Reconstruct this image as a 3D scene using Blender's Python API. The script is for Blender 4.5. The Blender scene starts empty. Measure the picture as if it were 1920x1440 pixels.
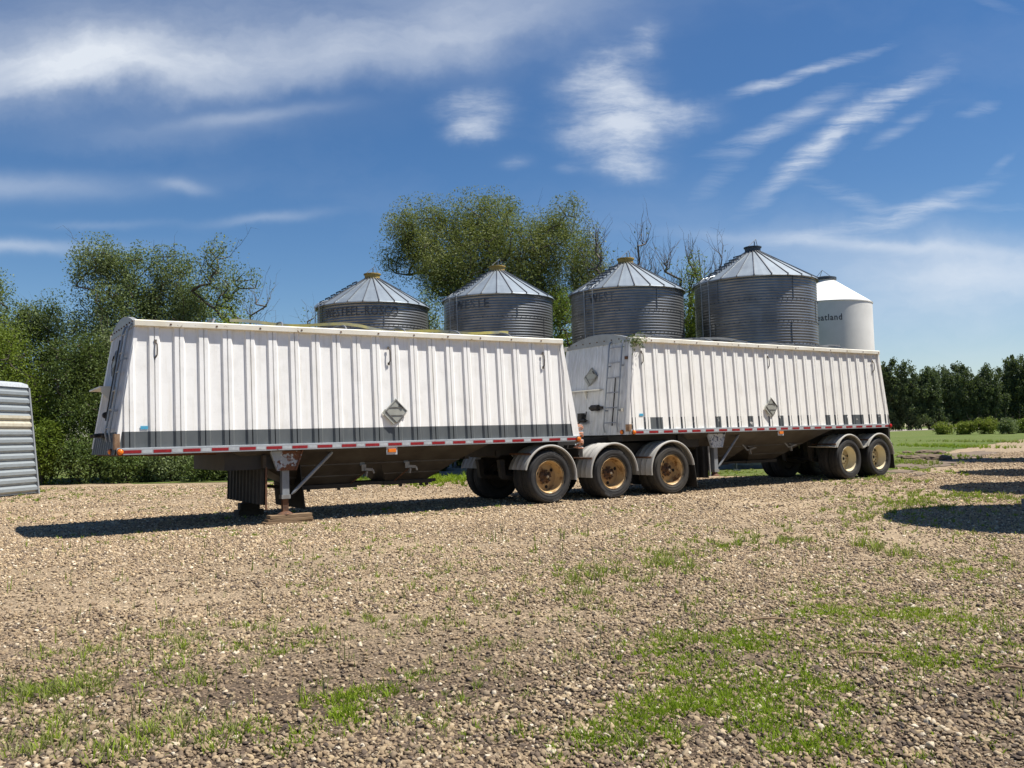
import bpy, math, random
import numpy as np
from math import sin, cos, pi, radians, sqrt, atan2
from mathutils import Vector, Matrix
random.seed(7)
SC = bpy.context.scene
COL = SC.collection

# ------------------------------------------------------------------ camera
F_PX, PITCH, ROLL, CAM_H = 1654.48, .0588, .0259, 1.4269
cam_d = bpy.data.cameras.new('camera')
cam_d.sensor_width = 36.0
cam_d.lens = F_PX / 1920 * 36.0
cam_d.clip_start = .05
cam_d.clip_end = 5000
cam = bpy.data.objects.new('camera', cam_d)
COL.objects.link(cam)
SC.camera = cam
_cp, _sp, _cr, _sr = cos(PITCH), sin(PITCH), cos(ROLL), sin(ROLL)
_R = Vector((_cr, _sr * _sp, -_sr * _cp)); _U = Vector((_sr, -_cr * _sp, _cr * _cp)); _F = Vector((0, _cp, _sp))
M = Matrix((( _R.x, _U.x, -_F.x, 0), (_R.y, _U.y, -_F.y, 0), (_R.z, _U.z, -_F.z, CAM_H), (0, 0, 0, 1)))
cam.matrix_world = M

def ray(px, py):
    return _F + _R * ((px - 960) / F_PX) + _U * ((720 - py) / F_PX)
def gpt(px, py, z=0.0):
    d = ray(px, py); t = (z - CAM_H) / d.z
    return (d.x * t, d.y * t)
def apt(px, py, Y):
    d = ray(px, py); t = Y / d.y
    return (d.x * t, Y, CAM_H + d.z * t)

# ------------------------------------------------------------------ sun, sky, exposure
SUN = Vector((.50, .00, 1.0)).normalized()
SUN_EL = math.asin(SUN.z)
SUN_ROT = atan2(SUN.x, SUN.y)
sd = bpy.data.lights.new('sun', 'SUN')
sd.energy = 5.0; sd.angle = radians(.5); sd.color = (1.0, .955, .88)
sun = bpy.data.objects.new('sun', sd); COL.objects.link(sun)
sun.rotation_euler = (-SUN).to_track_quat('-Z', 'Y').to_euler()
sun.location = (10, 0, 40)

SC.view_settings.view_transform = 'Standard'
SC.view_settings.look = 'None'
SC.view_settings.exposure = 0.72
SC.view_settings.gamma = 1.0
SC.view_settings.use_curve_mapping = False

W = bpy.data.worlds.new('World'); SC.world = W
W.use_nodes = True
SC.cycles.max_bounces = 6
SC.cycles.diffuse_bounces = 3
SC.cycles.glossy_bounces = 3
SC.cycles.transmission_bounces = 4
SC.cycles.transparent_max_bounces = 6

class NT:
    """tiny node-graph writer"""
    def __init__(s, tree):
        s.t = tree; s.n = tree.nodes; s.l = tree.links
    def node(s, typ, **kw):
        n = s.n.new(typ)
        for k, v in kw.items(): setattr(n, k, v)
        return n
    def put(s, sock, v):
        if isinstance(v, (int, float)):
            sock.default_value = v
        elif isinstance(v, (tuple, list)):
            sock.default_value = tuple(v) if len(v) == len(sock.default_value) else (*v, 1.0)
        else: s.l.new(v, sock)
    def math(s, op, a, b=0.0, c=0.0, clamp=False):
        n = s.node('ShaderNodeMath', operation=op, use_clamp=clamp)
        s.put(n.inputs[0], a); s.put(n.inputs[1], b)
        if op in ('MULTIPLY_ADD', 'SMOOTH_MIN'): s.put(n.inputs[2], c)
        return n.outputs[0]
    def noise(s, vec, scale, detail=4, rough=.55, dim='3D', out=0):
        n = s.node('ShaderNodeTexNoise', noise_dimensions=dim)
        if vec is not None: s.l.new(vec, n.inputs['Vector'])
        n.inputs['Scale'].default_value = scale; n.inputs['Detail'].default_value = detail
        n.inputs['Roughness'].default_value = rough
        return n.outputs[out]
    def ramp(s, fac, stops, interp='LINEAR'):
        n = s.node('ShaderNodeValToRGB'); n.color_ramp.interpolation = interp
        el = n.color_ramp.elements
        while len(el) < len(stops): el.new(.5)
        for e, (p, c) in zip(el, stops):
            e.position = p
            e.color = (c, c, c, 1) if isinstance(c, (int, float)) else (*c, 1)
        s.l.new(fac, n.inputs[0])
        return n.outputs[0]
    def mix(s, fac, a, b, blend='MIX'):
        n = s.node('ShaderNodeMix', data_type='RGBA', blend_type=blend)
        s.put(n.inputs[0], fac); s.put(n.inputs[6], a); s.put(n.inputs[7], b)
        return n.outputs[2]
    def mapr(s, v, a, b, c=0., d=1., interp='LINEAR'):
        n = s.node('ShaderNodeMapRange', interpolation_type=interp)
        s.put(n.inputs[0], v)
        for i, x in enumerate((a, b, c, d)): n.inputs[i + 1].default_value = x
        return n.outputs[0]
    def scalev(s, vec, sc):
        n = s.node('ShaderNodeMapping'); s.l.new(vec, n.inputs[0]); n.inputs['Scale'].default_value = sc
        return n.outputs[0]

def build_world():
    g = NT(W.node_tree)
    for n in list(g.n): g.n.remove(n)
    out = g.node('ShaderNodeOutputWorld')
    bg = g.node('ShaderNodeBackground')
    sky = g.node('ShaderNodeTexSky', sky_type='NISHITA', sun_disc=False)
    sky.sun_elevation = SUN_EL; sky.sun_rotation = SUN_ROT
    sky.altitude = 600; sky.air_density = 1.0; sky.dust_density = .35; sky.ozone_density = 2.2
    tc = g.node('ShaderNodeTexCoord')
    vec = tc.outputs['Generated']
    sep = g.node('ShaderNodeSeparateXYZ'); g.l.new(vec, sep.inputs[0])
    y = g.math('MAXIMUM', sep.outputs[1], .02)
    a = g.math('DIVIDE', sep.outputs[0], y)
    b = g.math('DIVIDE', sep.outputs[2], y)
    comb = g.node('ShaderNodeCombineXYZ'); g.l.new(a, comb.inputs[0]); g.l.new(b, comb.inputs[1])
    P = comb.outputs[0]
    # domain warp
    wn = g.node('ShaderNodeTexNoise'); g.l.new(P, wn.inputs['Vector'])
    wn.inputs['Scale'].default_value = 7; wn.inputs['Detail'].default_value = 5; wn.inputs['Roughness'].default_value = .6
    sub = g.node('ShaderNodeVectorMath', operation='SUBTRACT'); g.l.new(wn.outputs[1], sub.inputs[0]); sub.inputs[1].default_value = (.5, .5, .5)
    scl = g.node('ShaderNodeVectorMath', operation='SCALE'); g.l.new(sub.outputs[0], scl.inputs[0]); scl.inputs['Scale'].default_value = .085
    add = g.node('ShaderNodeVectorMath', operation='ADD'); g.l.new(P, add.inputs[0]); g.l.new(scl.outputs[0], add.inputs[1])
    PW = add.outputs[0]
    scl2 = g.node('ShaderNodeVectorMath', operation='SCALE'); g.l.new(sub.outputs[0], scl2.inputs[0]); scl2.inputs['Scale'].default_value = .030
    add2 = g.node('ShaderNodeVectorMath', operation='ADD'); g.l.new(P, add2.inputs[0]); g.l.new(scl2.outputs[0], add2.inputs[1])
    PL = add2.outputs[0]
    def blob(px, py, rx, ry, ang, amp):
        d = ray(px, py); ca, cb = d.x / d.y, d.z / d.y
        m = g.node('ShaderNodeMapping', vector_type='TEXTURE')
        g.l.new(PW if ry > 24 else PL, m.inputs[0])
        m.inputs['Location'].default_value = (ca, cb, 0)
        m.inputs['Rotation'].default_value = (0, 0, radians(ang) - ROLL)
        m.inputs['Scale'].default_value = (rx / F_PX, ry / F_PX, 1)
        ln = g.node('ShaderNodeVectorMath', operation='DOT_PRODUCT'); g.l.new(m.outputs[0], ln.inputs[0]); g.l.new(m.outputs[0], ln.inputs[1])
        e = g.math('EXPONENT', g.math('MULTIPLY', ln.outputs['Value'], -1.0))
        return g.math('MULTIPLY', e, amp)
    def total(lst):
        acc = None
        for q in lst:
            v = blob(*q); acc = v if acc is None else g.math('ADD', acc, v)
        return acc
    soft = total([(320, 30, 680, 120, 3, .34), (60, 130, 230, 62, 3, .62), (250, 110, 230, 62, 8, .45), (560, 95, 340, 55, 9, .42), (900, 50, 230, 60, 8, .30),
                  (20, 350, 260, 24, 1, .34), (0, 462, 190, 12, 0, .42), (480, 214, 150, 14, 6, .36), (300, 240, 320, 30, 4, .12), (1800, 545, 330, 75, 3, .60), (1650, 462, 330, 12, -4, .32),
                  (510, 408, 100, 10, 6, .30), (345, 345, 50, 12, -12, .40), (190, 420, 110, 8, 0, .14), (1650, 480, 320, 60, 0, .24), (1750, 660, 400, 60, 0, .28), (1250, 400, 200, 60, 0, .08)])
    puff = total([(895, 205, 72, 62, 0, .66), (880, 262, 50, 26, 0, .45), (850, 190, 40, 26, 0, .25), (1150, 185, 92, 92, 0, .78), (1180, 240, 85, 62, 0, .62), (1180, 305, 68, 34, 0, .55), (1275, 200, 75, 26, -6, .55),
                  (1225, 60, 44, 34, 20, .50), (1120, 120, 60, 36, 20, .4), (1070, 250, 50, 26, -10, .35), (965, 305, 36, 14, 10, .4), (1060, 312, 26, 12, 0, .3), (1400, 170, 60, 14, 10, .2)])
    wisp = total([(1590, 245, 170, 26, 34, 1.0), (1500, 305, 100, 20, 42, .75), (1650, 205, 120, 26, 32, .7), (1500, 215, 120, 18, 28, .7), (1420, 250, 100, 18, 20, .5), (1690, 245, 90, 14, 34, .5), (1530, 130, 140, 11, 19, .95),
                  (1430, 160, 60, 9, 10, .6), (1740, 392, 130, 17, 22, .85), (1600, 425, 170, 14, 14, .6), (1600, 375, 90, 18, -22, .5), (1830, 208, 40, 12, 20, .55), (1880, 302, 30, 10, 40, .4), (1350, 330, 90, 22, 40, .3), (1900, 390, 90, 10, 0, .35), (1860, 5, 60, 12, -20, .3)])
    def rot(v, ang, sc):
        m = g.node('ShaderNodeMapping'); g.l.new(v, m.inputs[0])
        m.inputs['Rotation'].default_value = (0, 0, -radians(ang)); m.inputs['Scale'].default_value = sc
        return m.outputs[0]
    n_soft = g.mapr(g.noise(rot(PW, 8, (3, 11, 1)), 1.0, 7, .58), .28, .72)
    n_puff = g.mapr(g.noise(rot(PL, 16, (10, 38, 1)), 1.0, 11, .68), .28, .72)
    n_wisp = g.mapr(g.noise(rot(PL, 33, (9, 85, 1)), 1.0, 10, .68), .34, .72)
    d1 = g.math('MULTIPLY', soft, g.math('MULTIPLY_ADD', n_soft, .75, .35))
    d2 = g.mapr(g.math('MULTIPLY', puff, g.math('MULTIPLY_ADD', n_puff, .75, .32)), .02, 1.0, 0, .74, 'SMOOTHSTEP')
    d3 = g.mapr(g.math('MULTIPLY', wisp, g.math('MULTIPLY_ADD', n_wisp, .85, .16)), .06, 1.1, 0, .62)
    veil = g.math('MULTIPLY', g.mapr(g.noise(rot(PW, 20, (2.2, 5, 1)), 1.0, 6, .6), .5, .8), .07)
    dens = g.math('ADD', g.math('ADD', d1, d2), g.math('ADD', d3, veil))
    front = g.mapr(sep.outputs[1], .05, .2)
    up = g.mapr(sep.outputs[2], 0.0, .05)
    dens = g.math('MULTIPLY', g.math('MULTIPLY', dens, front), up)
    dens = g.math('MINIMUM', dens, .9)
    hsv = g.node('ShaderNodeHueSaturation'); g.l.new(sky.outputs[0], hsv.inputs['Color'])
    hsv.inputs['Saturation'].default_value = 1.27; hsv.inputs['Value'].default_value = 1.20; hsv.inputs['Hue'].default_value = .504
    col = g.mix(dens, hsv.outputs[0], (9.6, 10.2, 11.0))
    g.l.new(col, bg.inputs[0]); bg.inputs[1].default_value = .052
    g.l.new(bg.outputs[0], out.inputs[0])
build_world()

# ------------------------------------------------------------------ materials
MATS = {}
def pmat(name, c1, c2=None, scale=4., rough=.6, metal=0., bump=0., bscale=30., stretch=(1, 1, 1), detail=5, lo=.35, hi=.65, spec=.5, rough2=None):
    m = bpy.data.materials.new(name); m.use_nodes = True
    g = NT(m.node_tree); p = g.n['Principled BSDF']
    p.inputs['Roughness'].default_value = rough; p.inputs['Metallic'].default_value = metal
    p.inputs['Specular IOR Level'].default_value = spec
    tc = g.node('ShaderNodeTexCoord'); v = g.scalev(tc.outputs['Object'], stretch)
    if c2 is None: c2 = tuple(x * .8 for x in c1)
    n = g.noise(v, scale, detail, .6)
    f = g.mapr(n, lo, hi)
    g.l.new(g.mix(f, c1, c2), p.inputs['Base Color'])
    if rough2 is not None:
        g.l.new(g.mapr(n, lo, hi, rough, rough2), p.inputs['Roughness'])
    if bump:
        b = g.node('ShaderNodeBump'); b.inputs['Strength'].default_value = bump; b.inputs['Distance'].default_value = .02
        g.l.new(g.noise(v, bscale, 4), b.inputs['Height']); g.l.new(b.outputs[0], p.inputs['Normal'])
    MATS[name] = m
    return m

def layered(name, base, base2, over, lo, hi, scale=6., rough=.5, metal=0., stretch=(1, 1, 1), over_rough=.9, bump=.1, base_scale=2.):
    """paint with a second colour showing in patches (rust, peeled paint)"""
    m = bpy.data.materials.new(name); m.use_nodes = True
    g = NT(m.node_tree); p = g.n['Principled BSDF']
    tc = g.node('ShaderNodeTexCoord'); o = tc.outputs['Object']; v = g.scalev(o, stretch)
    b = g.mix(g.mapr(g.noise(v, base_scale, 4), .35, .65), base, base2)
    f = g.mapr(g.noise(v, scale, 8, .62), lo, hi)
    ov = g.mix(g.mapr(g.noise(o, 40, 3), .3, .7), over, tuple(x * .45 for x in over))
    g.l.new(g.mix(f, b, ov), p.inputs['Base Color'])
    g.l.new(g.mapr(f, 0, 1, rough, over_rough), p.inputs['Roughness'])
    g.l.new(g.mapr(f, 0, 1, metal, 0), p.inputs['Metallic'])
    bp = g.node('ShaderNodeBump'); bp.inputs['Strength'].default_value = bump; bp.inputs['Distance'].default_value = .01
    g.l.new(f, bp.inputs['Height']); g.l.new(bp.outputs[0], p.inputs['Normal'])
    MATS[name] = m
    return m

def trailer_white(name, warm):
    m = bpy.data.materials.new(name); m.use_nodes = True
    g = NT(m.node_tree); p = g.n['Principled BSDF']
    tc = g.node('ShaderNodeTexCoord'); o = tc.outputs['Object']
    streak = g.mapr(g.noise(g.scalev(o, (9, 9, .7)), 1.0, 7, .65), .52, .85)
    blot = g.mapr(g.noise(o, 2.2, 6, .62), .50, .72)
    fine = g.mapr(g.noise(o, 38, 4, .7), .60, .85)
    base = (.87, .86, .83) if not warm else (.86, .845, .80)
    c = g.mix(g.math('MULTIPLY', streak, .65), base, (.60, .55, .44))
    c = g.mix(g.math('MULTIPLY', blot, .35), c, (.58, .56, .52))
    c = g.mix(g.math('MULTIPLY', fine, .5), c, (.40, .36, .30))
    # grime near the bottom
    sep = g.node('ShaderNodeSeparateXYZ'); g.l.new(o, sep.inputs[0])
    low = g.math('MULTIPLY', g.mapr(sep.outputs[2], 1.75, 1.35), g.mapr(g.noise(g.scalev(o, (14, 14, 5)), 1.0, 6, .7), .45, .75))
    c = g.mix(g.math('MULTIPLY', low, .55), c, (.34, .29, .22))
    g.l.new(c, p.inputs['Base Color'])
    p.inputs['Roughness'].default_value = .42
    b = g.node('ShaderNodeBump'); b.inputs['Strength'].default_value = .12; b.inputs['Distance'].default_value = .02
    g.l.new(g.noise(o, 5, 4), b.inputs['Height']); g.l.new(b.outputs[0], p.inputs['Normal'])
    MATS[name] = m
    return m

def peeled(name):
    """slate stripe paint mostly flaked off a white wall"""
    m = bpy.data.materials.new(name); m.use_nodes = True
    g = NT(m.node_tree); p = g.n['Principled BSDF']
    tc = g.node('ShaderNodeTexCoord'); o = tc.outputs['Object']
    f = g.mapr(g.noise(g.scalev(o, (10, 10, 9)), 1.0, 9, .68), .37, .40)
    g.l.new(g.mix(f, (.83, .81, .76), (.085, .095, .10)), p.inputs['Base Color'])
    p.inputs['Roughness'].default_value = .5
    MATS[name] = m
    return m

def leafmat(name, c1, c2, trans=.35):
    m = bpy.data.materials.new(name); m.use_nodes = True
    g = NT(m.node_tree); p = g.n['Principled BSDF']; out = g.n['Material Output']
    geo = g.node('ShaderNodeNewGeometry')
    tc = g.node('ShaderNodeTexCoord')
    r = geo.outputs['Random Per Island']
    big = g.mapr(g.noise(tc.outputs['Object'], .55, 3), .35, .65)
    f = g.math('MULTIPLY_ADD', big, .5, g.math('MULTIPLY', r, .5))
    oi = g.node('ShaderNodeObjectInfo')
    col = g.mix(1.0, g.mix(f, c1, c2), g.mapr(oi.outputs['Random'], 0, 1, .84, 1.2), 'MULTIPLY')
    g.l.new(col, p.inputs['Base Color']); p.inputs['Roughness'].default_value = .5
    p.inputs['Specular IOR Level'].default_value = .12
    tr = g.node('ShaderNodeBsdfTranslucent')
    g.l.new(g.mix(.5, col, (.16, .22, .02)), tr.inputs[0])
    mx = g.node('ShaderNodeMixShader'); mx.inputs[0].default_value = trans
    g.l.new(p.outputs[0], mx.inputs[1]); g.l.new(tr.outputs[0], mx.inputs[2]); g.l.new(mx.outputs[0], out.inputs[0])
    MATS[name] = m
    return m

trailer_white('white_paint', False)
trailer_white('cream_paint', True)
peeled('peeled_stripe')
pmat('slate_stripe', (.078, .088, .092), (.105, .115, .118), 5, .5, stretch=(1, 1, .3))
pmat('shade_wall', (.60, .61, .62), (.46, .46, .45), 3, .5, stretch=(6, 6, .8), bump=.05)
layered('cream_trim', (.80, .77, .68), (.70, .65, .52), (.22, .13, .07), .64, .70, 7, .5)
layered('rail_metal', (.46, .48, .50), (.36, .38, .40), (.20, .10, .05), .62, .68, 5, .45, .3)
pmat('tape_red', (.33, .012, .018), (.22, .01, .014), 20, .35)
pmat('tape_silver', (.50, .53, .55), (.38, .40, .42), 14, .35)
layered('grey_chipped', (.36, .39, .42), (.30, .33, .36), (.20, .085, .045), .50, .54, 7, .55)
layered('grey_blue_chipped', (.55, .58, .62), (.45, .5, .56), (.09, .11, .2), .55, .58, 14, .5)
pmat('leg_grey', (.25, .27, .29), (.19, .2, .21), 5, .5, stretch=(1, 1, .4))
pmat('dull_steel', (.33, .33, .32), (.22, .21, .2), 6, .5, .4)
pmat('rust_pale', (.33, .22, .13), (.17, .08, .04), 9, .8, bump=.1)
pmat('rust', (.17, .075, .035), (.08, .045, .03), 12, .9, bump=.2)
pmat('black_frame', (.018, .017, .016), (.035, .03, .025), 4, .7)
pmat('black_rubber', (.015, .015, .015), (.03, .028, .025), 5, .75, bump=.1)
pmat('hopper_sheet', (.075, .068, .058), (.045, .038, .031), 2.5, .5, .2, stretch=(1, 1, 2))
pmat('tyre_rubber', (.018, .018, .019), (.034, .032, .030), 6, .8, bump=.12, bscale=25)
pmat('tyre_brown', (.032, .029, .026), (.05, .044, .036), 6, .85, bump=.12, bscale=25)
pmat('tyre_letter', (.10, .10, .10), (.06, .06, .06), 20, .8)
layered('rim_tan', (.60, .42, .20), (.48, .31, .13), (.24, .11, .035), .46, .64, 5, .45)
layered('disc_tan', (.44, .30, .145), (.33, .21, .095), (.17, .085, .035), .52, .68, 5, .5)
layered('rim_cream', (.76, .68, .46), (.68, .59, .38), (.26, .15, .06), .66, .74, 5, .4)
layered('disc_cream', (.52, .43, .25), (.44, .35, .19), (.22, .12, .05), .60, .72, 5, .4)
pmat('hub_rust', (.14, .075, .04), (.07, .045, .03), 20, .85, bump=.2)
pmat('hub_cap', (.42, .36, .27), (.26, .2, .14), 20, .45, .5)
pmat('black_hole', (.004, .004, .004), (.006, .006, .006), 2, .9)
pmat('fender', (.48, .465, .43), (.35, .335, .30), 3, .42, stretch=(1, 1, 1), bump=.05, lo=.3, hi=.7)
pmat('amber_lens', (.85, .22, .015), (.70, .15, .01), 30, .18)
pmat('red_lens', (.5, .012, .01), (.4, .01, .01), 30, .2)
pmat('placard', (.38, .38, .33), (.31, .31, .27), 6, .5, .2)
pmat('cap_metal', (.33, .34, .34), (.27, .27, .26), 3, .5, .3)
pmat('handle_steel', (.13, .11, .09), (.08, .065, .05), 20, .7)
pmat('sticker_blue', (.10, .42, .62), (.06, .34, .55), 60, .5)
pmat('strap_yellow', (.50, .42, .10), (.22, .22, .17), 1.3, .6, lo=.42, hi=.58)
pmat('tarp', (.22, .23, .23), (.14, .14, .14), 2, .7)
pmat('wood', (.27, .18, .10), (.16, .105, .06), 5, .85, stretch=(1, 14, 14), bump=.3, bscale=8)
pmat('wood_dark', (.06, .045, .03), (.04, .03, .02), 5, .85, stretch=(1, 14, 14))
pmat('hose_orange', (.55, .16, .07), (.5, .35, .25), 18, .5)
pmat('galvanised', (.27, .275, .275), (.19, .195, .20), 1.6, .34, .78, stretch=(1, 1, 1), rough2=.5)
pmat('galvanised_roof', (.23, .27, .305), (.17, .20, .235), 1.4, .5, .3, rough2=.55)
pmat('galvanised_panel', (.33, .36, .375), (.25, .28, .295), 4, .42, .4, stretch=(1, 1, 5), rough2=.55)
pmat('cream_panel', (.47, .44, .35), (.38, .35, .27), 6, .6)
pmat('lettering', (.05, .052, .055), (.10, .105, .11), 6, .6)
pmat('lettering_faded', (.055, .06, .066), (.17, .18, .19), 1.4, .5, .6)
pmat('cap_yellow', (.42, .29, .06), (.28, .19, .05), 8, .6)
pmat('cap_dark', (.07, .085, .10), (.05, .06, .07), 8, .5, .4)
pmat('bin_white', (.74, .73, .69), (.66, .65, .61), 1.2, .5)
pmat('ladder_steel', (.36, .38, .40), (.28, .3, .32), 6, .45, .6)
pmat('beam_blue', (.15, .18, .205), (.10, .12, .14), 6, .6)
pmat('bark', (.085, .07, .055), (.05, .04, .032), 6, .95, stretch=(4, 4, 1), bump=.4, bscale=12)
pmat('bark_grey', (.15, .13, .115), (.09, .08, .07), 6, .95, stretch=(4, 4, 1), bump=.4, bscale=12)
leafmat('leaf_willow', (.125, .155, .04), (.225, .24, .09), .35)
leafmat('leaf_poplar', (.10, .145, .05), (.215, .255, .125), .33)
leafmat('leaf_dark', (.06, .10, .028), (.125, .16, .05), .3)
leafmat('leaf_bright', (.11, .17, .02), (.19, .24, .045), .4)
leafmat('leaf_far', (.055, .080, .042), (.10, .128, .066), .28)
leafmat('leaf_yellow', (.24, .27, .045), (.15, .20, .04), .4)
leafmat('grass_blade', (.15, .25, .015), (.30, .38, .04), .45)
leafmat('grass_dry', (.17, .21, .06), (.32, .30, .13), .35)

# ------------------------------------------------------------------ mesh helpers
class MB:
    def __init__(s): s.v = []; s.f = []; s.m = []
    def quadgrid(s, rows, mat=0, close_u=False):
        """rows: list of lists of points; makes quads"""
        base = len(s.v); n = len(rows[0])
        for r in rows: s.v.extend([tuple(p) for p in r])
        for i in range(len(rows) - 1):
            for j in range(n if close_u else n - 1):
                a = base + i * n + j; b = base + i * n + (j + 1) % n
                s.f.append((a, b, b + n, a + n)); s.m.append(mat)
        return s
    def poly(s, pts, mat=0):
        b = len(s.v); s.v.extend([tuple(p) for p in pts]); s.f.append(tuple(range(b, b + len(pts)))); s.m.append(mat); return s
    def prism(s, a, b, mat=0):
        """two matching polygons joined and capped"""
        n = len(a); k = len(s.v)
        s.v.extend([tuple(p) for p in a]); s.v.extend([tuple(p) for p in b])
        s.f.append(tuple(range(k, k + n))[::-1]); s.f.append(tuple(range(k + n, k + 2 * n)))
        for i in range(n):
            j = (i + 1) % n
            s.f.append((k + i, k + j, k + n + j, k + n + i))
        s.m.extend([mat] * (n + 2)); return s
    def box(s, x0, x1, y0, y1, z0, z1, mat=0):
        a = [(x0, y0, z0), (x1, y0, z0), (x1, y1, z0), (x0, y1, z0)]
        return s.prism(a, [(p[0], p[1], z1) for p in a], mat)
    def bar(s, p, q, w, h=None, mat=0, up=(0, 0, 1)):
        """rectangular bar from p to q"""
        h = h or w; p = Vector(p); q = Vector(q); d = (q - p).normalized(); u = Vector(up)
        if abs(d.dot(u)) > .98: u = Vector((1, 0, 0))
        x = d.cross(u).normalized(); y = x.cross(d)
        o = [x * sx * w / 2 + y * sy * h / 2 for sx, sy in ((-1, -1), (1, -1), (1, 1), (-1, 1))]
        return s.prism([p + k for k in o], [q + k for k in o], mat)
    def tube(s, pts, r, n=8, mat=0, cap=True):
        pts = [Vector(p) for p in pts]; rr = r if isinstance(r, (list, tuple)) else [r] * len(pts)
        rows = []; prev = None
        for i, p in enumerate(pts):
            d = (pts[min(i + 1, len(pts) - 1)] - pts[max(i - 1, 0)]).normalized()
            u = prev if prev is not None else (Vector((0, 0, 1)) if abs(d.z) < .9 else Vector((1, 0, 0)))
            x = d.cross(u).normalized(); y = x.cross(d).normalized(); prev = y
            rows.append([p + (x * cos(2 * pi * k / n) + y * sin(2 * pi * k / n)) * rr[i] for k in range(n)])
        b = len(s.v); s.quadgrid(rows, mat, True)
        if cap:
            s.f.append(tuple(b + k for k in range(n))[::-1]); s.m.append(mat)
            e = b + (len(rows) - 1) * n; s.f.append(tuple(e + k for k in range(n))); s.m.append(mat)
        return s
    def lathe(s, prof, n=32, axis='z', c=(0, 0, 0), mat=0, fn=None, closed=False):
        """prof: (r, t) along the axis"""
        rows = []
        P = prof + [prof[0]] if closed else prof
        for i, (r, t) in enumerate(P):
            row = []
            for k in range(n):
                a = 2 * pi * k / n; rr = r if fn is None else fn(i % len(prof), k, r)
                if axis == 'z': row.append((c[0] + rr * cos(a), c[1] + rr * sin(a), c[2] + t))
                else: row.append((c[0] + rr * cos(a), c[1] + t, c[2] + rr * sin(a)))
            rows.append(row)
        return s.quadgrid(rows, mat, True)
    def build(s, name, mats, parent=None, smooth=False, loc=None, rotz=0, bevel=0):
        me = bpy.data.meshes.new(name); me.from_pydata(s.v, [], s.f)
        if isinstance(mats, str): mats = [mats]
        for m in mats: me.materials.append(MATS[m])
        me.polygons.foreach_set('material_index', s.m)
        import bmesh
        bm = bmesh.new(); bm.from_mesh(me); bmesh.ops.recalc_face_normals(bm, faces=bm.faces); bm.to_mesh(me); bm.free()
        if smooth:
            me.polygons.foreach_set('use_smooth', [True] * len(me.polygons))
            me.set_sharp_from_angle(angle=radians(38))
        me.update()
        o = bpy.data.objects.new(name, me); COL.objects.link(o)
        if parent: o.parent = parent
        if loc: o.location = loc
        if rotz: o.rotation_euler.z = rotz
        if bevel:
            b = o.modifiers.new('bevel', 'BEVEL'); b.width = bevel; b.segments = 2; b.limit_method = 'ANGLE'
        return o

def npmesh(name, V, Fq, mats, parent=None, midx=None, smooth=False, k=4):
    me = bpy.data.meshes.new(name)
    nv, nf = len(V), len(Fq)
    me.vertices.add(nv); me.vertices.foreach_set('co', np.asarray(V, np.float32).ravel())
    me.loops.add(nf * k); me.loops.foreach_set('vertex_index', np.asarray(Fq, np.int32).ravel())
    me.polygons.add(nf); me.polygons.foreach_set('loop_start', np.arange(0, nf * k, k, dtype=np.int32))
    me.polygons.foreach_set('loop_total', np.full(nf, k, np.int32))
    for m in mats: me.materials.append(MATS[m])
    if midx is not None: me.polygons.foreach_set('material_index', np.asarray(midx, np.int32))
    if smooth: me.polygons.foreach_set('use_smooth', np.ones(nf, bool))
    me.update(calc_edges=True); me.validate()
    o = bpy.data.objects.new(name, me); COL.objects.link(o)
    if parent: o.parent = parent
    return o

def empty(name, loc, rz=0):
    o = bpy.data.objects.new(name, None); COL.objects.link(o); o.location = loc; o.rotation_euler.z = rz
    o.empty_display_size = .2
    return o
def tag(o, label=None, cat=None, group=None, kind=None):
    if label: o['label'] = label
    if cat: o['category'] = cat
    if group: o['group'] = group
    if kind: o['kind'] = kind
    return o
def copy_tree(o, parent=None):
    c = o.copy(); COL.objects.link(c); c.parent = parent
    for ch in list(o.children): copy_tree(ch, c)
    return c

def text_mesh(txt, size, bold=.0, res=2):
    cu = bpy.data.curves.new('t', 'FONT'); cu.body = txt; cu.size = size; cu.offset = bold; cu.resolution_u = res
    cu.align_x = 'LEFT'; cu.space_character = 1.12
    ob = bpy.data.objects.new('t', cu); COL.objects.link(ob)
    dg = bpy.context.evaluated_depsgraph_get(); dg.update()
    me = bpy.data.meshes.new_from_object(ob.evaluated_get(dg))
    V = [tuple(v.co) for v in me.vertices]; Fs = [tuple(p.vertices) for p in me.polygons]
    bpy.data.objects.remove(ob); bpy.data.meshes.remove(me)
    return V, Fs
def lettering(name, txt, size, fn, mat, parent, bold=.0, loc=None):
    V, Fs = text_mesh(txt, size, bold)
    mb = MB(); mb.v = [fn(*p[:2]) for p in V]; mb.f = Fs; mb.m = [0] * len(Fs)
    return mb.build(name, mat, parent, loc=loc)

# value noise for python-side masks
_rs = np.random.RandomState(3); _tab = _rs.rand(256, 256)
def vnoise(x, y, s):
    x = np.asarray(x) * s; y = np.asarray(y) * s
    xi = np.floor(x).astype(int); yi = np.floor(y).astype(int); fx = x - xi; fy = y - yi
    fx = fx * fx * (3 - 2 * fx); fy = fy * fy * (3 - 2 * fy)
    g = lambda a, b: _tab[a % 256, b % 256]
    return (g(xi, yi) * (1 - fx) + g(xi + 1, yi) * fx) * (1 - fy) + (g(xi, yi + 1) * (1 - fx) + g(xi + 1, yi + 1) * fx) * fy
def fbm(x, y, s): return .5 * vnoise(x, y, s) + .3 * vnoise(x, y, s * 2.3) + .2 * vnoise(x, y, s * 5.1)

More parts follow.
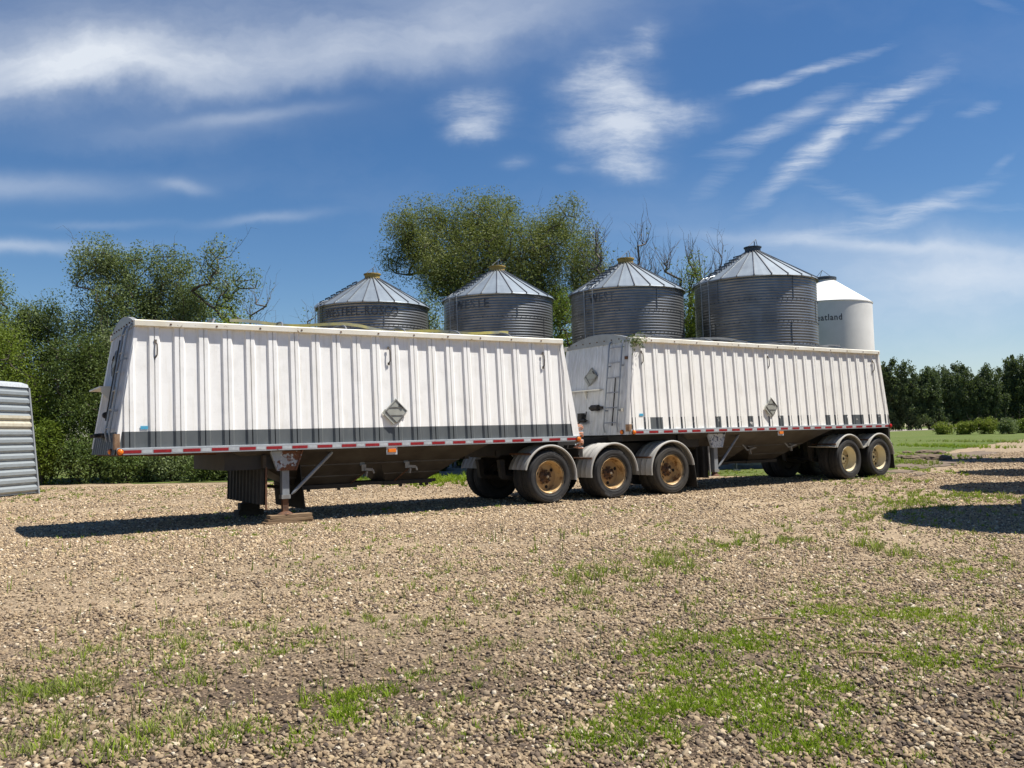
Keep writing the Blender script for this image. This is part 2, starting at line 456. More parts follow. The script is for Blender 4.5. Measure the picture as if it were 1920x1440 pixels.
# ------------------------------------------------------------------ ground
def ground_height(x, y):
    h = (fbm(x + 40, y + 17, .35) - .5) * .07 + (fbm(x, y, 1.7) - .5) * .03
    d = np.hypot(x, y)
    return h * np.clip((40 - d) / 20, 0, 1) * np.clip((13.0 - y) / 3, .12, 1)

def mat_gravel():
    m = bpy.data.materials.new('gravel_ground'); m.use_nodes = True
    g = NT(m.node_tree); p = g.n['Principled BSDF']
    tc = g.node('ShaderNodeTexCoord'); o = tc.outputs['Object']
    vo = g.node('ShaderNodeTexVoronoi'); g.l.new(o, vo.inputs['Vector']); vo.inputs['Scale'].default_value = 26
    vo2 = g.node('ShaderNodeTexVoronoi'); g.l.new(o, vo2.inputs['Vector']); vo2.inputs['Scale'].default_value = 11
    sep = g.node('ShaderNodeSeparateColor'); g.l.new(vo.outputs['Color'], sep.inputs[0])
    sep2 = g.node('ShaderNodeSeparateColor'); g.l.new(vo2.outputs['Color'], sep2.inputs[0])
    stone = g.ramp(sep.outputs[0], [(0, (.10, .072, .046)), (.25, (.25, .182, .113)), (.6, (.40, .298, .182)), (.85, (.49, .375, .238)), (1, (.66, .55, .40))])
    stone2 = g.ramp(sep2.outputs[0], [(0, (.2, .15, .10)), (.5, (.37, .28, .185)), (1, (.52, .40, .27))])
    stone = g.mix(.35, stone, stone2)
    dirt = g.mix(g.noise(o, 6, 5), (.20, .15, .10), (.29, .225, .155))
    big = g.noise(g.scalev(o, (.35, .9, 1)), 1.0, 7, .62)
    f = g.mapr(big, .44, .60)
    c = g.mix(g.math('MULTIPLY', f, .6), stone, dirt)
    sp = g.node('ShaderNodeSeparateXYZ'); g.l.new(o, sp.inputs[0])
    # near the camera the surface between the real stones is bare dark soil
    near = g.mapr(sp.outputs[1], 9.5, 14.0)
    soil = g.mix(g.mapr(sp.outputs[1], 5.0, 7.5), g.mix(g.noise(o, 9, 6), (.065, .046, .032), (.15, .108, .072)), g.mix(g.noise(o, 9, 6), (.22, .165, .108), (.35, .265, .17)))
    vf = g.node('ShaderNodeTexVoronoi'); g.l.new(o, vf.inputs['Vector']); vf.inputs['Scale'].default_value = 95
    sf = g.node('ShaderNodeSeparateColor'); g.l.new(vf.outputs['Color'], sf.inputs[0])
    fines = g.ramp(sf.outputs[0], [(0, .45), (.45, .8), (.75, 1.25), (1, 2.3)])
    soil = g.mix(1.0, soil, fines, 'MULTIPLY')
    c = g.mix(near, soil, c)
    big2 = g.mapr(g.noise(o, .45, 6, .6), .3, .7, .72, 1.0)
    c = g.mix(1.0, c, big2, 'MULTIPLY')
    g.l.new(c, p.inputs['Base Color']); p.inputs['Roughness'].default_value = .95
    p.inputs['Specular IOR Level'].default_value = .2
    b = g.node('ShaderNodeBump'); b.inputs['Strength'].default_value = .9; b.inputs['Distance'].default_value = .02
    inv = g.math('SUBTRACT', 1.0, vo.outputs['Distance'])
    g.l.new(inv, b.inputs['Height']); g.l.new(b.outputs[0], p.inputs['Normal'])
    MATS['gravel_ground'] = m
mat_gravel()
def mat_field():
    m = bpy.data.materials.new('field_grass'); m.use_nodes = True
    g = NT(m.node_tree); p = g.n['Principled BSDF']
    tc = g.node('ShaderNodeTexCoord'); o = tc.outputs['Object']
    n1 = g.mapr(g.noise(g.scalev(o, (.05, .12, 1)), 1.0, 6, .6), .35, .65)
    n2 = g.mapr(g.noise(o, 4, 5, .7), .3, .7)
    c = g.mix(n1, (.075, .118, .022), (.125, .155, .04))
    n3 = g.mapr(g.noise(g.scalev(o, (.03, .45, 1)), 1.0, 4, .6), .42, .60)
    c = g.mix(g.math('MULTIPLY', n3, .65), c, (.17, .175, .065))
    c = g.mix(g.math('MULTIPLY', n2, .6), c, (.055, .08, .02))
    g.l.new(c, p.inputs['Base Color']); p.inputs['Roughness'].default_value = .9; p.inputs['Specular IOR Level'].default_value = .1
    b = g.node('ShaderNodeBump'); b.inputs['Strength'].default_value = .8; b.inputs['Distance'].default_value = .08
    g.l.new(g.noise(o, 9, 5, .7), b.inputs['Height']); g.l.new(b.outputs[0], p.inputs['Normal'])
    MATS['field_grass'] = m
mat_field()
pmat('pale_road', (.42, .37, .31), (.34, .30, .25), .3, .95)
pmat('bare_soil', (.11, .078, .052), (.17, .125, .085), 1.5, .95, bump=.8, bscale=6, detail=8)

def make_ground():
    xs = np.concatenate([[-2500, -900, -300, -120, -60], np.arange(-30, 40.01, .25), [60, 120, 300, 900, 2500]])
    ys = np.concatenate([[-600, -120, -30, -8], np.arange(0, 42.01, .25), [60, 100, 200, 400, 900, 3000]])
    X, Y = np.meshgrid(xs, ys); Z = ground_height(X, Y)
    V = np.stack([X, Y, Z], -1).reshape(-1, 3); n = len(xs)
    i, j = np.meshgrid(np.arange(len(ys) - 1), np.arange(n - 1), indexing='ij')
    a = (i * n + j).ravel(); Fq = np.stack([a, a + 1, a + n + 1, a + n], -1)
    o = npmesh('ground', V, Fq, ['gravel_ground'], smooth=True); tag(o, kind='structure')
    # grass beyond the yard (two sheets, 6 mm up); edges are noisy
    def ragged(pts, step=.6, amp=.5, seed=0):
        out = []
        for k in range(len(pts)):
            p, q = pts[k], pts[(k + 1) % len(pts)]; L = math.dist(p, q); m = max(1, min(200, int(L / step)))
            for t in range(m):
                x = p[0] + (q[0] - p[0]) * t / m; y = p[1] + (q[1] - p[1]) * t / m
                am = amp * min(1, 60 / max(1, math.hypot(x, y))) * (1 if math.hypot(x, y) < 200 else 0)
                out.append((x + am * (vnoise(x + seed, y, .8) - .5) * 2, y + am * (vnoise(x, y + 9 + seed, .8) - .5) * 2, .012))
        return out
    right = [gpt(1640, 897), gpt(1690, 880), gpt(1715, 862), gpt(1800, 842), gpt(1920, 824), (90, 130), (420, 160), (1500, 900), (300, 2000), (-40, 900), (-5, 60), (3, 31.5)]
    mb = MB().poly(ragged(right)); o = mb.build('grass_field', 'field_grass'); tag(o, kind='structure')
    left = [gpt(-200, 922), gpt(40, 910), gpt(200, 907), gpt(440, 905), gpt(620, 903), gpt(780, 902), gpt(860, 901), (2.5, 31), (-6, 70), (-100, 400), (-500, 500), (-120, 60)]
    mb = MB().poly(ragged(left, seed=5)); o = mb.build('grass_verge', 'field_grass'); tag(o, kind='structure')
    # distant road
    a, b = Vector((60, 225)), Vector((400, 520))
    mb = MB().poly([(20, 168, .04), (420, 500, .04), (420, 575, .04), (20, 222, .04)]); o = mb.build('road', 'pale_road'); tag(o, kind='structure')
    # bare soil patch beside the grass
    pts = [gpt(1668, 884), gpt(1700, 864), gpt(1760, 853), gpt(1830, 846), gpt(1860, 850), gpt(1800, 868), gpt(1740, 882), gpt(1690, 893)]
    mb = MB().poly([(x, y, .020) for x, y, _ in ragged(pts, .4, .7, 3)]); o = mb.build('soil_patch', 'bare_soil'); tag(o, kind='structure')
make_ground()

# patches of grass in the yard: px x, px y, rx, ry, tufts, height, bright
PATCH = [(1680, 1152, 110, 20, 420, .06, 1), (1520, 1150, 60, 14, 120, .05, 1), (1800, 1150, 90, 26, 200, .05, 1), (1330, 1205, 110, 18, 260, .06, 1), (1400, 1195, 60, 20, 120, .055, 1), (1255, 1240, 50, 16, 90, .06, 1),
         (620, 1330, 60, 20, 200, .075, 1), (700, 1300, 50, 14, 90, .07, 1), (520, 1370, 80, 22, 180, .07, 1), (420, 1385, 40, 18, 70, .08, 0), (760, 1290, 40, 12, 50, .07, 0),
         (1310, 1350, 90, 34, 330, .07, 1), (1380, 1320, 70, 24, 160, .06, 1), (1250, 1300, 60, 20, 90, .06, 1), (1450, 1290, 90, 22, 160, .055, 1), (1540, 1290, 50, 20, 100, .06, 1), (1180, 1360, 60, 20, 90, .065, 1),
         (1480, 1390, 120, 22, 160, .06, 1), (1330, 1410, 60, 16, 110, .06, 1), (1640, 1225, 100, 14, 110, .055, 1), (1700, 1235, 70, 18, 120, .06, 1), (1110, 1395, 60, 22, 60, .06, 1), (1820, 1240, 60, 12, 70, .05, 1), (1600, 1400, 90, 26, 100, .05, 1),
         (70, 1300, 100, 18, 220, .08, 0), (180, 1280, 100, 16, 200, .08, 0), (200, 1215, 60, 16, 90, .09, 0), (330, 1205, 60, 14, 60, .09, 0), (60, 1390, 80, 26, 140, .09, 0), (270, 1390, 50, 26, 80, .1, 0),
         (300, 1280, 60, 16, 60, .08, 0), (480, 1180, 160, 10, 70, .1, 0), (160, 1210, 90, 24, 60, .08, 0), (500, 1220, 60, 20, 50, .08, 0), (730, 1180, 100, 14, 50, .1, 0),
         (1250, 1053, 36, 9, 90, .13, 0), (1150, 1085, 70, 12, 90, .13, 0), (1120, 1105, 50, 10, 50, .13, 0), (1440, 1020, 70, 7, 90, .1, 0), (1340, 1030, 60, 7, 50, .1, 0), (1640, 1030, 14, 7, 24, .2, 0), (1690, 1040, 12, 7, 20, .2, 0),
         (1700, 945, 70, 10, 170, .11, 0), (1640, 965, 60, 10, 90, .1, 0), (1780, 930, 80, 8, 180, .11, 0), (1860, 935, 90, 8, 120, .1, 0), (1560, 990, 90, 8, 50, .1, 0),
         (1860, 1070, 110, 14, 260, .05, 1), (1780, 1060, 60, 10, 80, .06, 0), (1600, 1085, 70, 10, 60, .05, 1), (1540, 1120, 60, 8, 40, .05, 1), (1080, 1180, 90, 30, 50, .08, 0), (920, 1240, 90, 30, 50, .08, 0), (1000, 1150, 200, 24, 60, .1, 0),
         (900, 1330, 60, 20, 50, .07, 0), (930, 1180, 60, 30, 20, .08, 0), (1700, 1330, 160, 30, 60, .05, 1), (250, 958, 120, 5, 60, .06, 0), (250, 937, 60, 5, 40, .05, 0), (120, 930, 60, 6, 120, .1, 0), (330, 925, 150, 5, 120, .08, 0),
         (690, 906, 90, 3, 150, .14, 1), (830, 902, 60, 5, 260, .22, 1), (760, 900, 80, 4, 200, .2, 1), (1370, 888, 60, 4, 120, .1, 0), (1700, 880, 30, 6, 120, .12, 1), (1720, 855, 60, 5, 150, .2, 1), (40, 925, 50, 5, 80, .12, 0), (1780, 838, 60, 3, 260, .3, 1), (1860, 829, 70, 3, 260, .3, 0), (1700, 868, 40, 4, 160, .2, 0), (1680, 900, 30, 4, 90, .12, 0), (1600, 905, 50, 3, 60, .1, 0),
         (480, 915, 60, 4, 60, .1, 0), (600, 910, 60, 3, 60, .12, 0)]
def inside_patch(x, y):
    d = np.zeros_like(x)
    for cx, cy, r1, r2, dens in _pg:
        q = ((x - cx) / r1) ** 2 + ((y - cy) / r2) ** 2
        d = np.maximum(d, np.exp(-q) * dens)
    return d
_pg = []
for (px, py, rx, ry, n, h, br) in PATCH:
    cx, cy = gpt(px, py); x1, _ = gpt(px + rx, py); _, y1 = gpt(px, py - ry)
    _pg.append((cx, cy, max(.05, x1 - cx), max(.05, y1 - cy), min(1, n / 200)))

def make_grass():
    rs = np.random.RandomState(11); V = []; Fq = []; mi = []
    nb = 0
    tx, ty, th, tb = [], [], [], []
    for (px, py, rx, ry, n, h, br), (cx, cy, r1, r2, _) in zip(PATCH, _pg):
        n = int(n * (1.6 if (br and px > 900) else (1.4 if py < 1130 else .8)))
        x = cx + rs.randn(n) * r1 * .72; y = cy + rs.randn(n) * (r2 * .85 + .06)
        keep = fbm(x + 5, y + 5, 3.4) + .22 * rs.rand(n) > .58; x, y = x[keep], y[keep]
        tx.append(x); ty.append(y); th.append(np.full(len(x), h)); tb.append(np.full(len(x), br))
    # stray weeds over the whole near yard
    n = 3800; u = rs.rand(n); y = 3.4 + 15 * u ** 1.3; x = (rs.rand(n) - .5) * 1.3 * y
    k = (fbm(x, y, .5) + .25 * fbm(x, y, 2.) > .60); x, y = x[k], y[k]
    tx.append(x); ty.append(y); th.append(.045 + .05 * rs.rand(len(x))); tb.append((rs.rand(len(x)) > .6).astype(float))
    n = 520; y = 4.2 + 9 * rs.rand(n); x = (rs.rand(n) - .5) * 1.2 * y; tx.append(x); ty.append(y); th.append(.10 + .09 * rs.rand(n)); tb.append(np.zeros(n))
    x = np.concatenate(tx); y = np.concatenate(ty); h = np.concatenate(th); br = np.concatenate(tb)
    z = ground_height(x, y); T = len(x)
    B = 11
    ang = rs.rand(T, B) * 2 * pi; r0 = rs.rand(T, B) * .04
    lean = .25 + .75 * rs.rand(T, B); H = .80 * h[:, None] * (.4 + .75 * rs.rand(T, B)) * (.45 + .95 * rs.rand(T, 1))
    wd = (.0027 + .0018 * rs.rand(T, B)) * np.clip(y[:, None] / 7, 1, 3.5)
    bx = x[:, None] + r0 * np.cos(ang); by = y[:, None] + r0 * np.sin(ang)
    dx, dy = np.cos(ang), np.sin(ang); sx, sy = -dy, dx
    # face width mostly toward the viewer
    a2 = rs.rand(T, B) * pi; sx, sy = np.cos(a2), np.sin(a2)
    z0 = z[:, None] - .01
    def P(t, w):
        l = H * lean * t * t * .8
        cx = bx + dx * l; cy = by + dy * l; cz = z0 + H * t * (1 - .25 * lean * t)
        return np.stack([cx - sx * wd * w, cy - sy * wd * w, cz], -1), np.stack([cx + sx * wd * w, cy + sy * wd * w, cz], -1)
    thin = (np.arange(T) >= T - 520)[:, None] & (np.arange(B) > 2)[None, :]
    wd = np.where(thin, 0.0, wd); lean = np.where((np.arange(T) >= T - 520)[:, None], lean * .25, lean)
    L = [P(0, 1), P(.55, .8), P(1, .12)]
    A = np.stack([L[0][0], L[0][1], L[1][0], L[1][1], L[2][0], L[2][1]], 2).reshape(-1, 3)
    N = T * B; b = np.arange(N)[:, None] * 6
    q1 = b + np.array([[0, 1, 3, 2]]); q2 = b + np.array([[2, 3, 5, 4]])
    Fq = np.stack([q1, q2], 1).reshape(-1, 4)
    m = np.repeat((np.repeat(br, B) < .5) & (rs.rand(N) < .55), 2).astype(int)
    o = npmesh('grass', A, Fq, ['grass_blade', 'grass_dry'], midx=m, smooth=True)
    tag(o, 'short green and straw coloured grass and weeds growing through the gravel yard', 'grass', kind='stuff')
make_grass()

def make_gravel():
    rs = np.random.RandomState(5); PX = []; PY = []; PS = []
    def lane_pts(P):
        q = np.array([gpt(*p) for p in P]); o_ = np.argsort(q[:, 0]); return q[o_, 0], q[o_, 1]
    lanes = [(lane_pts([(-150, 1150), (0, 1135), (400, 1120), (900, 1080), (1300, 1020), (1600, 965), (1800, 915)]), .42), (lane_pts([(-150, 1085), (0, 1075), (500, 1060), (1000, 1015), (1400, 965), (1700, 912)]), .38),
             (lane_pts([(-100, 1215), (200, 1190), (700, 1165), (1100, 1110), (1450, 1045)]), .25)]
    def lane_mask(x, yy):
        m = np.zeros_like(x)
        for (lx, ly), w_ in lanes:
            c_ = np.interp(x, lx, ly) + .25 * (vnoise(x, yy, .6) - .5); inside = (x > lx[0]) & (x < lx[-1])
            m = np.maximum(m, np.exp(-((yy - c_) / w_) ** 4) * inside)
        return m
    def band(y0, y1, sp, smin, smax, fill):
        ys = np.arange(y0, y1, sp)
        for y in ys:
            w = .615 * y + .4; xs = np.arange(-w, w, sp)
            x = xs + (rs.rand(len(xs)) - .5) * sp * 1.3; yy = y + (rs.rand(len(xs)) - .5) * sp * 1.3
            lane = fbm(x * .55 + 3, yy * .9 - x * .25, .55)
            dens = np.clip(1.40 - 1.9 * np.clip(lane - .49, 0, 1) * 4, .28, 1) * fill
            # a worn bare lane across the yard
            dens *= 1 - .80 * lane_mask(x, yy) * np.clip(fbm(x, yy, .9) * 2.4 - .25, .3, 1)
            soil = np.clip((x - .5) / 2, 0, 1) * np.clip((6.5 - yy) / 2, 0, 1); dens *= 1 - .72 * soil * np.clip((fbm(x, yy, 1.1) - .46) * 8, 0, 1)
            dens *= 1 - .35 * np.clip(inside_patch(x, yy), 0, 1)
            k = rs.rand(len(x)) < dens
            x, yy = x[k], yy[k]
            PX.append(x); PY.append(yy); PS.append(smin + (smax - smin) * rs.rand(len(x)) ** 2.7)
    band(3.2, 6.5, .0205, .0065, .0205, .97)
    band(6.5, 10.5, .0275, .0085, .021, .97)
    band(10.5, 16, .042, .012, .0225, .93)
    band(16, 27, .068, .015, .029, .85)
    band(27, 44, .105, .016, .033, .8)
    x = np.concatenate(PX); y = np.concatenate(PY); s = np.concatenate(PS)
    # a few larger stones
    n = 80; yb = 3.3 + 7 * rs.rand(n) ** 1.4; xb = (rs.rand(n) - .5) * 1.2 * yb
    x = np.concatenate([x, xb]); y = np.concatenate([y, yb]); s = np.concatenate([s, .019 + .012 * rs.rand(n)])
    # keep off the concrete parts of the scene (grass beyond)
    k = (y < 27) | ((y < 28.6 + np.clip(-x, 0, 20) * .22) & (x < 6)) | ((x > 9) & (y < 21 + (x - 9) * 1.55) & (y < 46)); x, y, s = x[k], y[k], s[k]
    z = ground_height(x, y) + s * (.15 + .25 * rs.rand(len(s)))
    N = len(x)
    me = bpy.data.meshes.new('gravel'); me.vertices.add(N)
    me.vertices.foreach_set('co', np.stack([x, y, z], -1).astype(np.float32).ravel())
    at = me.attributes.new('rot', 'FLOAT_VECTOR', 'POINT')
    at.data.foreach_set('vector', np.stack([(rs.rand(N) - .5) * 1.5, (rs.rand(N) - .5) * 1.5, rs.rand(N) * 6.28], -1).astype(np.float32).ravel())
    at = me.attributes.new('scl', 'FLOAT_VECTOR', 'POINT')
    at.data.foreach_set('vector', (s[:, None] * np.stack([.85 + .5 * rs.rand(N), .65 + .4 * rs.rand(N), .50 + .40 * rs.rand(N)], -1)).astype(np.float32).ravel())
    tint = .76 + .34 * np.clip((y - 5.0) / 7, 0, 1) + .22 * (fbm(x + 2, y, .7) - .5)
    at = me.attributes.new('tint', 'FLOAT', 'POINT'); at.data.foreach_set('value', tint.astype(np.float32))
    # stone material
    m = bpy.data.materials.new('pebble'); m.use_nodes = True
    g = NT(m.node_tree); p = g.n['Principled BSDF']
    oi = g.node('ShaderNodeObjectInfo'); tc = g.node('ShaderNodeTexCoord')
    c = g.ramp(oi.outputs['Random'], [(0, (.10, .075, .058)), (.14, (.16, .115, .078)), (.3, (.37, .265, .155)), (.48, (.28, .205, .135)), (.66, (.49, .37, .22)), (.80, (.21, .155, .105)), (.94, (.56, .44, .285)), (1, (.70, .61, .47))])
    n = g.noise(tc.outputs['Object'], 2.2, 5, .65)
    c = g.mix(1.0, c, g.mapr(n, .25, .75, .68, 1.18), 'MULTIPLY')
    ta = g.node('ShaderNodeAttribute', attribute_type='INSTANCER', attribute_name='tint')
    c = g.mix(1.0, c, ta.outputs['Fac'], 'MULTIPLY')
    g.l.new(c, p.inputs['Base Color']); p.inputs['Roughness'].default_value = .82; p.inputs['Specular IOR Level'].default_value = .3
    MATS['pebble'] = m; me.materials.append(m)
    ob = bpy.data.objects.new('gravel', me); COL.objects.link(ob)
    tag(ob, 'loose rounded brown and grey gravel stones covering the yard', 'gravel', kind='stuff')
    ng = bpy.data.node_groups.new('pebbles', 'GeometryNodeTree')
    ng.interface.new_socket('Geometry', in_out='INPUT', socket_type='NodeSocketGeometry')
    ng.interface.new_socket('Geometry', in_out='OUTPUT', socket_type='NodeSocketGeometry')
    G = NT(ng); gi = G.node('NodeGroupInput'); go = G.node('NodeGroupOutput')
    join = G.node('GeometryNodeGeometryToInstance')
    for k in range(7):
        ico = G.node('GeometryNodeMeshIcoSphere'); ico.inputs['Radius'].default_value = 1; ico.inputs['Subdivisions'].default_value = 2
        pos = G.node('GeometryNodeInputPosition'); ad = G.node('ShaderNodeVectorMath', operation='ADD'); G.l.new(pos.outputs[0], ad.inputs[0]); ad.inputs[1].default_value = (k * 7.3, k * 3.1, -k * 5.7)
        no = G.node('ShaderNodeTexNoise'); G.l.new(ad.outputs[0], no.inputs['Vector']); no.inputs['Scale'].default_value = 1.15; no.inputs['Detail'].default_value = 2.5
        mp = G.node('ShaderNodeMapRange'); G.l.new(no.outputs[0], mp.inputs[0]); mp.inputs[1].default_value = .25; mp.inputs[2].default_value = .75; mp.inputs[3].default_value = .45; mp.inputs[4].default_value = 1.45
        sc = G.node('ShaderNodeVectorMath', operation='SCALE'); G.l.new(pos.outputs[0], sc.inputs[0]); G.l.new(mp.outputs[0], sc.inputs['Scale'])
        sp = G.node('GeometryNodeSetPosition'); G.l.new(ico.outputs['Mesh'], sp.inputs['Geometry']); G.l.new(sc.outputs[0], sp.inputs['Position'])
        sm = G.node('GeometryNodeSetShadeSmooth'); G.l.new(sp.outputs[0], sm.inputs[0]); sm.inputs['Shade Smooth'].default_value = (k % 2 == 0)
        st = G.node('GeometryNodeSetMaterial'); G.l.new(sm.outputs[0], st.inputs[0]); st.inputs['Material'].default_value = m
        G.l.new(st.outputs[0], join.inputs[0])
    iop = G.node('GeometryNodeInstanceOnPoints'); G.l.new(gi.outputs[0], iop.inputs['Points']); G.l.new(join.outputs[0], iop.inputs['Instance'])
    iop.inputs['Pick Instance'].default_value = True
    ri = G.node('FunctionNodeRandomValue', data_type='INT'); ri.inputs[4].default_value = 0; ri.inputs[5].default_value = 6
    G.l.new(ri.outputs[2], iop.inputs['Instance Index'])
    ra = G.node('GeometryNodeInputNamedAttribute', data_type='FLOAT_VECTOR'); ra.inputs[0].default_value = 'rot'
    e2r = G.node('FunctionNodeEulerToRotation'); G.l.new(ra.outputs[0], e2r.inputs[0]); G.l.new(e2r.outputs[0], iop.inputs['Rotation'])
    sa = G.node('GeometryNodeInputNamedAttribute', data_type='FLOAT_VECTOR'); sa.inputs[0].default_value = 'scl'
    G.l.new(sa.outputs[0], iop.inputs['Scale'])
    G.l.new(iop.outputs[0], go.inputs[0])
    md = ob.modifiers.new('pebbles', 'NODES'); md.node_group = ng
    print('pebbles', N)
make_gravel()

# ------------------------------------------------------------------ grain bins
def make_bin(loc, R, eave, cap, label, text=None, text_mat='lettering', text_a=(-58, 26), ladder=-50, yaw=0., group='corrugated grain bins behind the trailers', zbot=2.2, rungs=True, cone=None, cat='grain bin'):
    root = empty('grain_bin', loc, yaw); tag(root, label, cat, group)
    rise = cone if cone else R * .555
    # wall: horizontal corrugation
    prof = []; p = .1016; n = int((eave - zbot) / p)
    for i in range(n):
        z = eave - i * p
        for t in range(6):
            prof.append((R + .0085 * cos(2 * pi * t / 6), z - p * t / 6))
    mb = MB().lathe(prof, 96)
    # vertical seams with bolts
    rs = random.Random(int(R * 1000 + loc[0] * 10))
    for tier in range(4):
        for k in range(5):
            a = 2 * pi * k / 5 + tier * .6 + rs.random() * .1; z1 = eave - .05 - tier * .82; z0 = z1 - .8
            if z0 < zbot: continue
            mb.bar(((R + .012) * cos(a), (R + .012) * sin(a), z0), ((R + .012) * cos(a), (R + .012) * sin(a), z1), .012, .02, mat=0, up=(cos(a), sin(a), 0))
        zz = eave - .87 - tier * .82
        if zz > zbot:
            for k in range(72):
                a = 2 * pi * k / 72; q = Vector(((R + .014) * cos(a), (R + .014) * sin(a), zz)); mb.box(q.x - .012, q.x + .012, q.y - .012, q.y + .012, q.z - .012, q.z + .012, 1)
    mb.build('wall', ['galvanised', 'cap_dark'], root, smooth=True)
    # roof: segmented cone with standing seams
    Rr = R + .10; zc = eave + rise; rc = .30; N = 24
    mb = MB(); rows = []
    NN = N * 4
    for (r, z, sag) in ((Rr, eave - .03, 1), (Rr - .02, eave + .01, 1), (Rr * .6, eave + .01 + (Rr - Rr * .6) / (Rr - rc) * rise, .5), (rc, zc, 0)):
        rows.append([(r * cos(2 * pi * k / NN), r * sin(2 * pi * k / NN), z + (.012 * sag if k % 4 == 0 else 0)) for k in range(NN)])
    mb.quadgrid(rows, 0, True); mb.quadgrid([rows[0], [((R - .01) * cos(2 * pi * k / NN), (R - .01) * sin(2 * pi * k / NN), eave + .02) for k in range(NN)]], 0, True)
    roof = mb.build('roof', 'galvanised_roof', root)
    mb = MB()
    for k in range(N):
        a = 2 * pi * k / N; d = Vector((cos(a), sin(a), 0))
        mb.bar(d * (Rr + .005) + Vector((0, 0, eave + .02)), d * rc + Vector((0, 0, zc + .02)), .03, .05)
    mb.build('roof_seam', 'galvanised', roof)
    # cap
    mb = MB().lathe([(0, -.02), (rc + .03, -.02), (rc + .03, .02), (rc, .03), (rc, .17), (rc + .04, .18), (rc + .04, .22), (.1, .27), (0, .27)], 28, c=(0, 0, zc))
    cp = mb.build('cap', cap, roof, smooth=True)
    mb = MB().tube([(-.2, -.15, zc + .24), (.12, -.05, zc + .52), (.22, .1, zc + .26)], .014, 6).bar((.05, -.1, zc + .25), (.05, -.1, zc + .42), .04)
    mb.build('lid_lever', 'ladder_steel', cp)
    # ladder (angle measured from the side that faces the camera)
    fx, fy = -loc[0], -loc[1]; base = atan2(fy, fx) - yaw
    if ladder is not None:
        a = base + radians(ladder); d = Vector((cos(a), sin(a), 0)); t = Vector((-sin(a), cos(a), 0)); w = .21
        mb = MB()
        for s in (-1, 1):
            pts = [d * (R + .12) + t * w * s + Vector((0, 0, z)) for z in (zbot, zbot + 1, zbot + 2)] + [d * (R + .14) + t * w * s + Vector((0, 0, eave - .25)), d * (R + .16) + t * w * s + Vector((0, 0, eave + .02)), d * (R + .02) + t * w * s + Vector((0, 0, eave + .14)), d * (R - .2) + t * w * s + Vector((0, 0, eave + .2))]
            mb.tube(pts, .017, 7)
        z = eave - .32
        while z > zbot:
            mb.tube([d * (R + .12) - t * w + Vector((0, 0, z)), d * (R + .12) + t * w + Vector((0, 0, z))], .010, 6); z -= .38
        mb.build('wall_ladder', 'ladder_steel', root)
        if rungs:
            mb = MB()
            for k in range(7):
                f = .08 + k * .115; r = Rr + (rc - Rr) * f; z = eave + rise * f + .10
                mb.bar(d * r - t * .22 + Vector((0, 0, z)), d * r + t * .22 + Vector((0, 0, z)), .045, .035)
                for s in (-1, 1): mb.bar(d * r + t * .2 * s + Vector((0, 0, z - .1)), d * r + t * .2 * s + Vector((0, 0, z)), .025)
            mb.build('roof_ladder', 'cap_dark', roof)
    # hopper and legs
    mb = MB().lathe([(R, zbot), (R + .03, zbot - .02), (R, zbot - .1), (.25, .75), (.2, .6)], 40); mb.build('hopper', 'galvanised', root, smooth=True)
    for k in range(8):
        a = 2 * pi * k / 8 + .35; q = Vector(((R - .05) * cos(a), (R - .05) * sin(a), 0))
        MB().box(q.x - .05, q.x + .05, q.y - .05, q.y + .05, .1, zbot + .05).build('leg', 'beam_blue', root)
    mb = MB()
    for s in (-1, 1): mb.bar((-R - .2, s * R * .7, .08), (R + .2, s * R * .7, .08), .14, .16)
    mb.lathe([(R + .02, .16), (R + .02, .26), (R - .12, .26), (R - .12, .16)], 32, closed=True)
    mb.build('skid', 'beam_blue', root)
    if text:
        a0 = base + radians(text_a[0]); 
        def fn(x, y, a0=a0): a = a0 + x / R; return ((R + .017) * cos(a), (R + .017) * sin(a), eave - .52 + y)
        V, _ = text_mesh(text, 1.0); wmax = max(v[0] for v in V); hmax = max(v[1] for v in V)
        sx = radians(text_a[1] - text_a[0]) * R / wmax; sy = .34 / hmax
        lettering('lettering', text, 1.0, lambda x, y: fn(x * sx, y * sy), text_mat, root, .012)
    return root
# the angle convention: positive = to the right as seen by the camera
B1 = apt(701, 700, 34.6); B2 = apt(937, 700, 34.9); B3 = apt(1180, 700, 33.9); B4 = apt(1421, 700, 34.0)
make_bin((B1[0], 34.6, 0), 2.15, 6.55, 'cap_yellow', 'leftmost corrugated steel grain bin, the shortest, with its black lettering readable', 'WESTEEL-ROSCO', 'lettering', (-55, 26), -66)
make_bin((B2[0], 34.9, 0), 2.15, 6.78, 'cap_yellow', 'second corrugated bin from the left, yellow cap in front of the big willow', 'WESTE', 'lettering_faded', (-50, -9), -48)
make_bin((B3[0], 33.9, 0), 2.15, 6.76, 'cap_yellow', 'corrugated bin with yellow cap rising right above the gap between the trailers', 'WEST', 'lettering_faded', (-40, -12), -38)
make_bin((B4[0], 34.0, 0), 2.28, 7.03, 'cap_dark', 'tallest corrugated grain bin with dark grey cap beside the white bin', None, 'lettering', (0, 0), -48)

